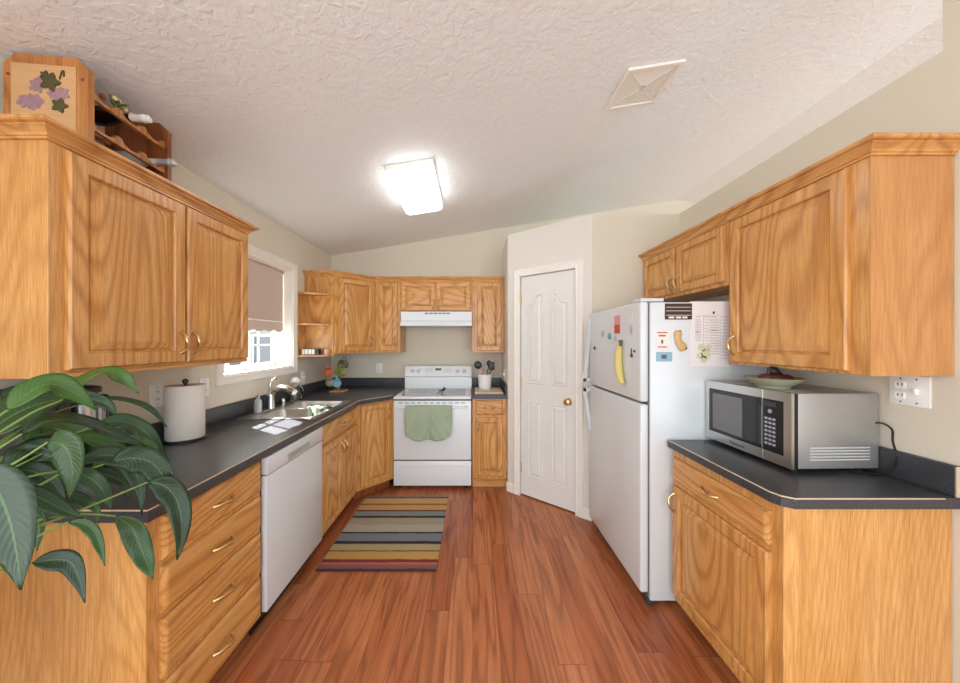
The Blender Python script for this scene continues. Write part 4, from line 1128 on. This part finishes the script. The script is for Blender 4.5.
def leaf(stem, bl, width, hint, fold=.25, wave=.02):
    """stem and blade spines as (photo column, photo row, distance) world points"""
    B_ = [W(*b) if b[2] > 0 else Vector(b) for b in bl]; S_ = [W(*b) for b in stem]
    bm = BM(); uvl = bm.loops.layers.uv.new('UVMap')
    blade(bm, uvl, B_, width, hint, fold, wave)
    for v in bm.verts: v.co -= po
    o = link('leaf', bm, leaf_m, pl_, 60)
    md = o.modifiers.new('thickness', 'SOLIDIFY'); md.thickness = .0008
    r0 = Vector((PX+random.uniform(-.05, .05), PY+random.uniform(-.05, .05), .62+.21))
    bm = tube(BM(), [r0-po, r0.lerp(S_[0] if S_ else B_[0], .55)-po+Vector((0, 0, .05))]+[s-po for s in S_]+[B_[0]-po], lambda t: .0042-.002*t, 6, 18)
    link('stem', bm, stem_m, o, 50)
UPH = (0.1, -.5, 1)
leaf([(20, 420, .80)], [(62, 400, .84), (84, 381, .88), (104, 373, .92), (124, 378, .95), (139, 394, .97)], .060, (-.1, -.75, .7), .2)
leaf([(-20, 430, .72)], [(8, 410, .74), (30, 392, .77), (52, 384, .80), (75, 393, .83), (96, 410, .86)], .066, (.2, -.8, .65), .2)
leaf([(-40, 450, .80)], [(-20, 440, .82), (5, 420, .86), (35, 405, .90), (66, 398, .95)], .13, (.1, -.9, .5), .15)
leaf([(-30, 470, .70), (0, 448, .72)], [(22, 434, .74), (45, 422, .77), (75, 421, .81), (110, 432, .86), (147, 447, .90)], .062, (.0, -.55, 1), .25)
leaf([(-20, 482, .70), (20, 460, .72)], [(48, 442, .74), (64, 446, .74), (72, 466, .74), (70, 499, .73)], .072, (.15, -1, .1), .12)
leaf([(40, 420, .95)], [(90, 401, 1.0), (115, 399, 1.04), (140, 404, 1.08), (155, 413, 1.10), (167, 427, 1.11)], .026, UPH, .3)
leaf([(40, 450, .9)], [(98, 424, .96), (120, 421, .99), (140, 428, 1.02), (156, 445, 1.03), (168, 474, 1.03)], .048, (.5, -.7, .6), .3, .06)
leaf([(60, 480, .86)], [(110, 462, .90), (132, 458, .92), (152, 463, .93), (165, 482, .93), (160, 505, .92)], .072, (.35, -.9, .3), .2, .05)
leaf([(0, 540, .70), (50, 522, .76), (100, 502, .84)], [(148, 482, .90), (165, 486, .92), (178, 503, .93), (182, 532, .92), (177, 560, .91)], .058, (.75, -.7, .15), .3, .05)
leaf([(30, 522, .76), (80, 514, .82)], [(116, 516, .86), (132, 528, .88), (141, 548, .88), (148, 566, .87), (153, 579, .86)], .050, (.6, -.8, .2), .3, .05)
leaf([(-20, 575, .66)], [(32, 563, .72), (52, 560, .74), (70, 562, .75), (79, 578, .75), (85, 603, .74)], .042, (.35, -.8, .5), .3)
leaf([(-10, 560, .70), (40, 535, .75)], [(68, 522, .78), (85, 524, .79), (96, 535, .79), (101, 550, .78), (105, 566, .77)], .024, (.5, -.8, .4), .4, .05)
leaf([(-60, 470, .56)], [(-28, 470, .58), (-6, 486, .585), (8, 515, .585), (16, 550, .58), (21, 590, .57)], .094, (.25, -1, .25), .12)
leaf([(0, 500, .72)], [(30, 500, .76), (38, 515, .77), (39, 532, .77), (37, 551, .76)], .036, (.2, -1, .1), .3)
leaf([(30, 490, .80)], [(80, 462, .86), (105, 455, .90), (128, 462, .92), (140, 485, .92), (142, 515, .91)], .05, (.4, -.8, .4), .3, .06)
leaf([(20, 480, .80)], [(70, 470, .86), (90, 478, .88), (104, 492, .88), (112, 510, .88)], .045, (.3, -.8, .4), .3)
leaf([(10, 470, .80)], [(50, 450, .86), (80, 440, .92), (112, 446, .97), (138, 462, 1.0)], .06, (.1, -.6, .9), .25)
leaf([(-20, 470, .8)], [(10, 462, .84), (35, 448, .88), (55, 452, .9), (72, 470, .9)], .06, (.2, -.8, .5), .25)
leaf([(-30, 490, .74)], [(0, 478, .78), (25, 470, .82), (50, 480, .84), (66, 500, .84)], .055, (.2, -.7, .7), .25)
leaf([(-30, 500, .70)], [(-5, 492, .72), (30, 494, .76), (60, 508, .78), (85, 520, .80)], .04, (.0, -.6, .8), .25)
leaf([(-40, 440, .9)], [(0, 432, .95), (40, 424, 1.0), (75, 424, 1.02), (105, 440, 1.03)], .07, (.1, -.7, .7), .2)
leaf([(-40, 520, .62)], [(-30, 500, .62), (-10, 510, .64), (0, 535, .64), (2, 560, .63)], .06, (.3, -1, .2), .2)
fr_ = random.Random(21)
FILL = [((12, 452, .86), (52, 462, .92), (84, 486, .94), .042), ((25, 440, .90), (70, 430, .98), (118, 452, 1.03), .05), ((0, 405, .92), (30, 396, .96), (60, 412, .98), .06),
        ((40, 470, .88), (84, 448, .95), (126, 474, .97), .045), ((66, 452, .92), (112, 434, 1.0), (150, 452, 1.02), .04), ((-10, 430, .88), (18, 424, .92), (40, 448, .92), .05),
        ((70, 486, .9), (104, 474, .94), (130, 500, .94), .036), ((18, 505, .8), (48, 496, .84), (66, 522, .84), .034), ((5, 466, .80), (30, 452, .84), (58, 470, .86), .045),
        ((90, 470, .94), (124, 456, .98), (158, 480, .98), .034), ((50, 505, .84), (82, 500, .88), (98, 524, .88), .030), ((-14, 500, .68), (12, 506, .70), (30, 540, .70), .04),
        ((46, 410, .94), (86, 398, 1.0), (118, 420, 1.02), .048), ((100, 448, .97), (136, 440, 1.01), (160, 462, 1.0), .030)]
for a, b, c_, wd in FILL:
    mid = tuple((a[k]+b[k])/2+(0, -6, 0)[k] for k in range(3)); m2 = tuple((b[k]+c_[k])/2+(6, -4, 0)[k] for k in range(3))
    leaf([(a[0]-34, a[1]+26, a[2]-.06)], [a, mid, b, m2, c_], wd, (fr_.uniform(0, .5), -.8, fr_.uniform(.3, .9)), .3, .05)
# the stool the plant stands on, just outside the picture
ps = thing('plant_stand', 'round wooden stand under the peace lily', 'stand', (PX, PY, 0))
link('top', lathe(BM(), [(.15, .595), (.155, .6), (.155, .615), (.15, .62)], seg=32), rack_wood, ps, 40)
for k in range(3):
    a = k*2*PI/3+.4
    link('leg', tube(BM(), [(.13*math.cos(a), .13*math.sin(a), 0), (.10*math.cos(a), .10*math.sin(a), .597)], .014, 10), rack_wood, ps, 40)
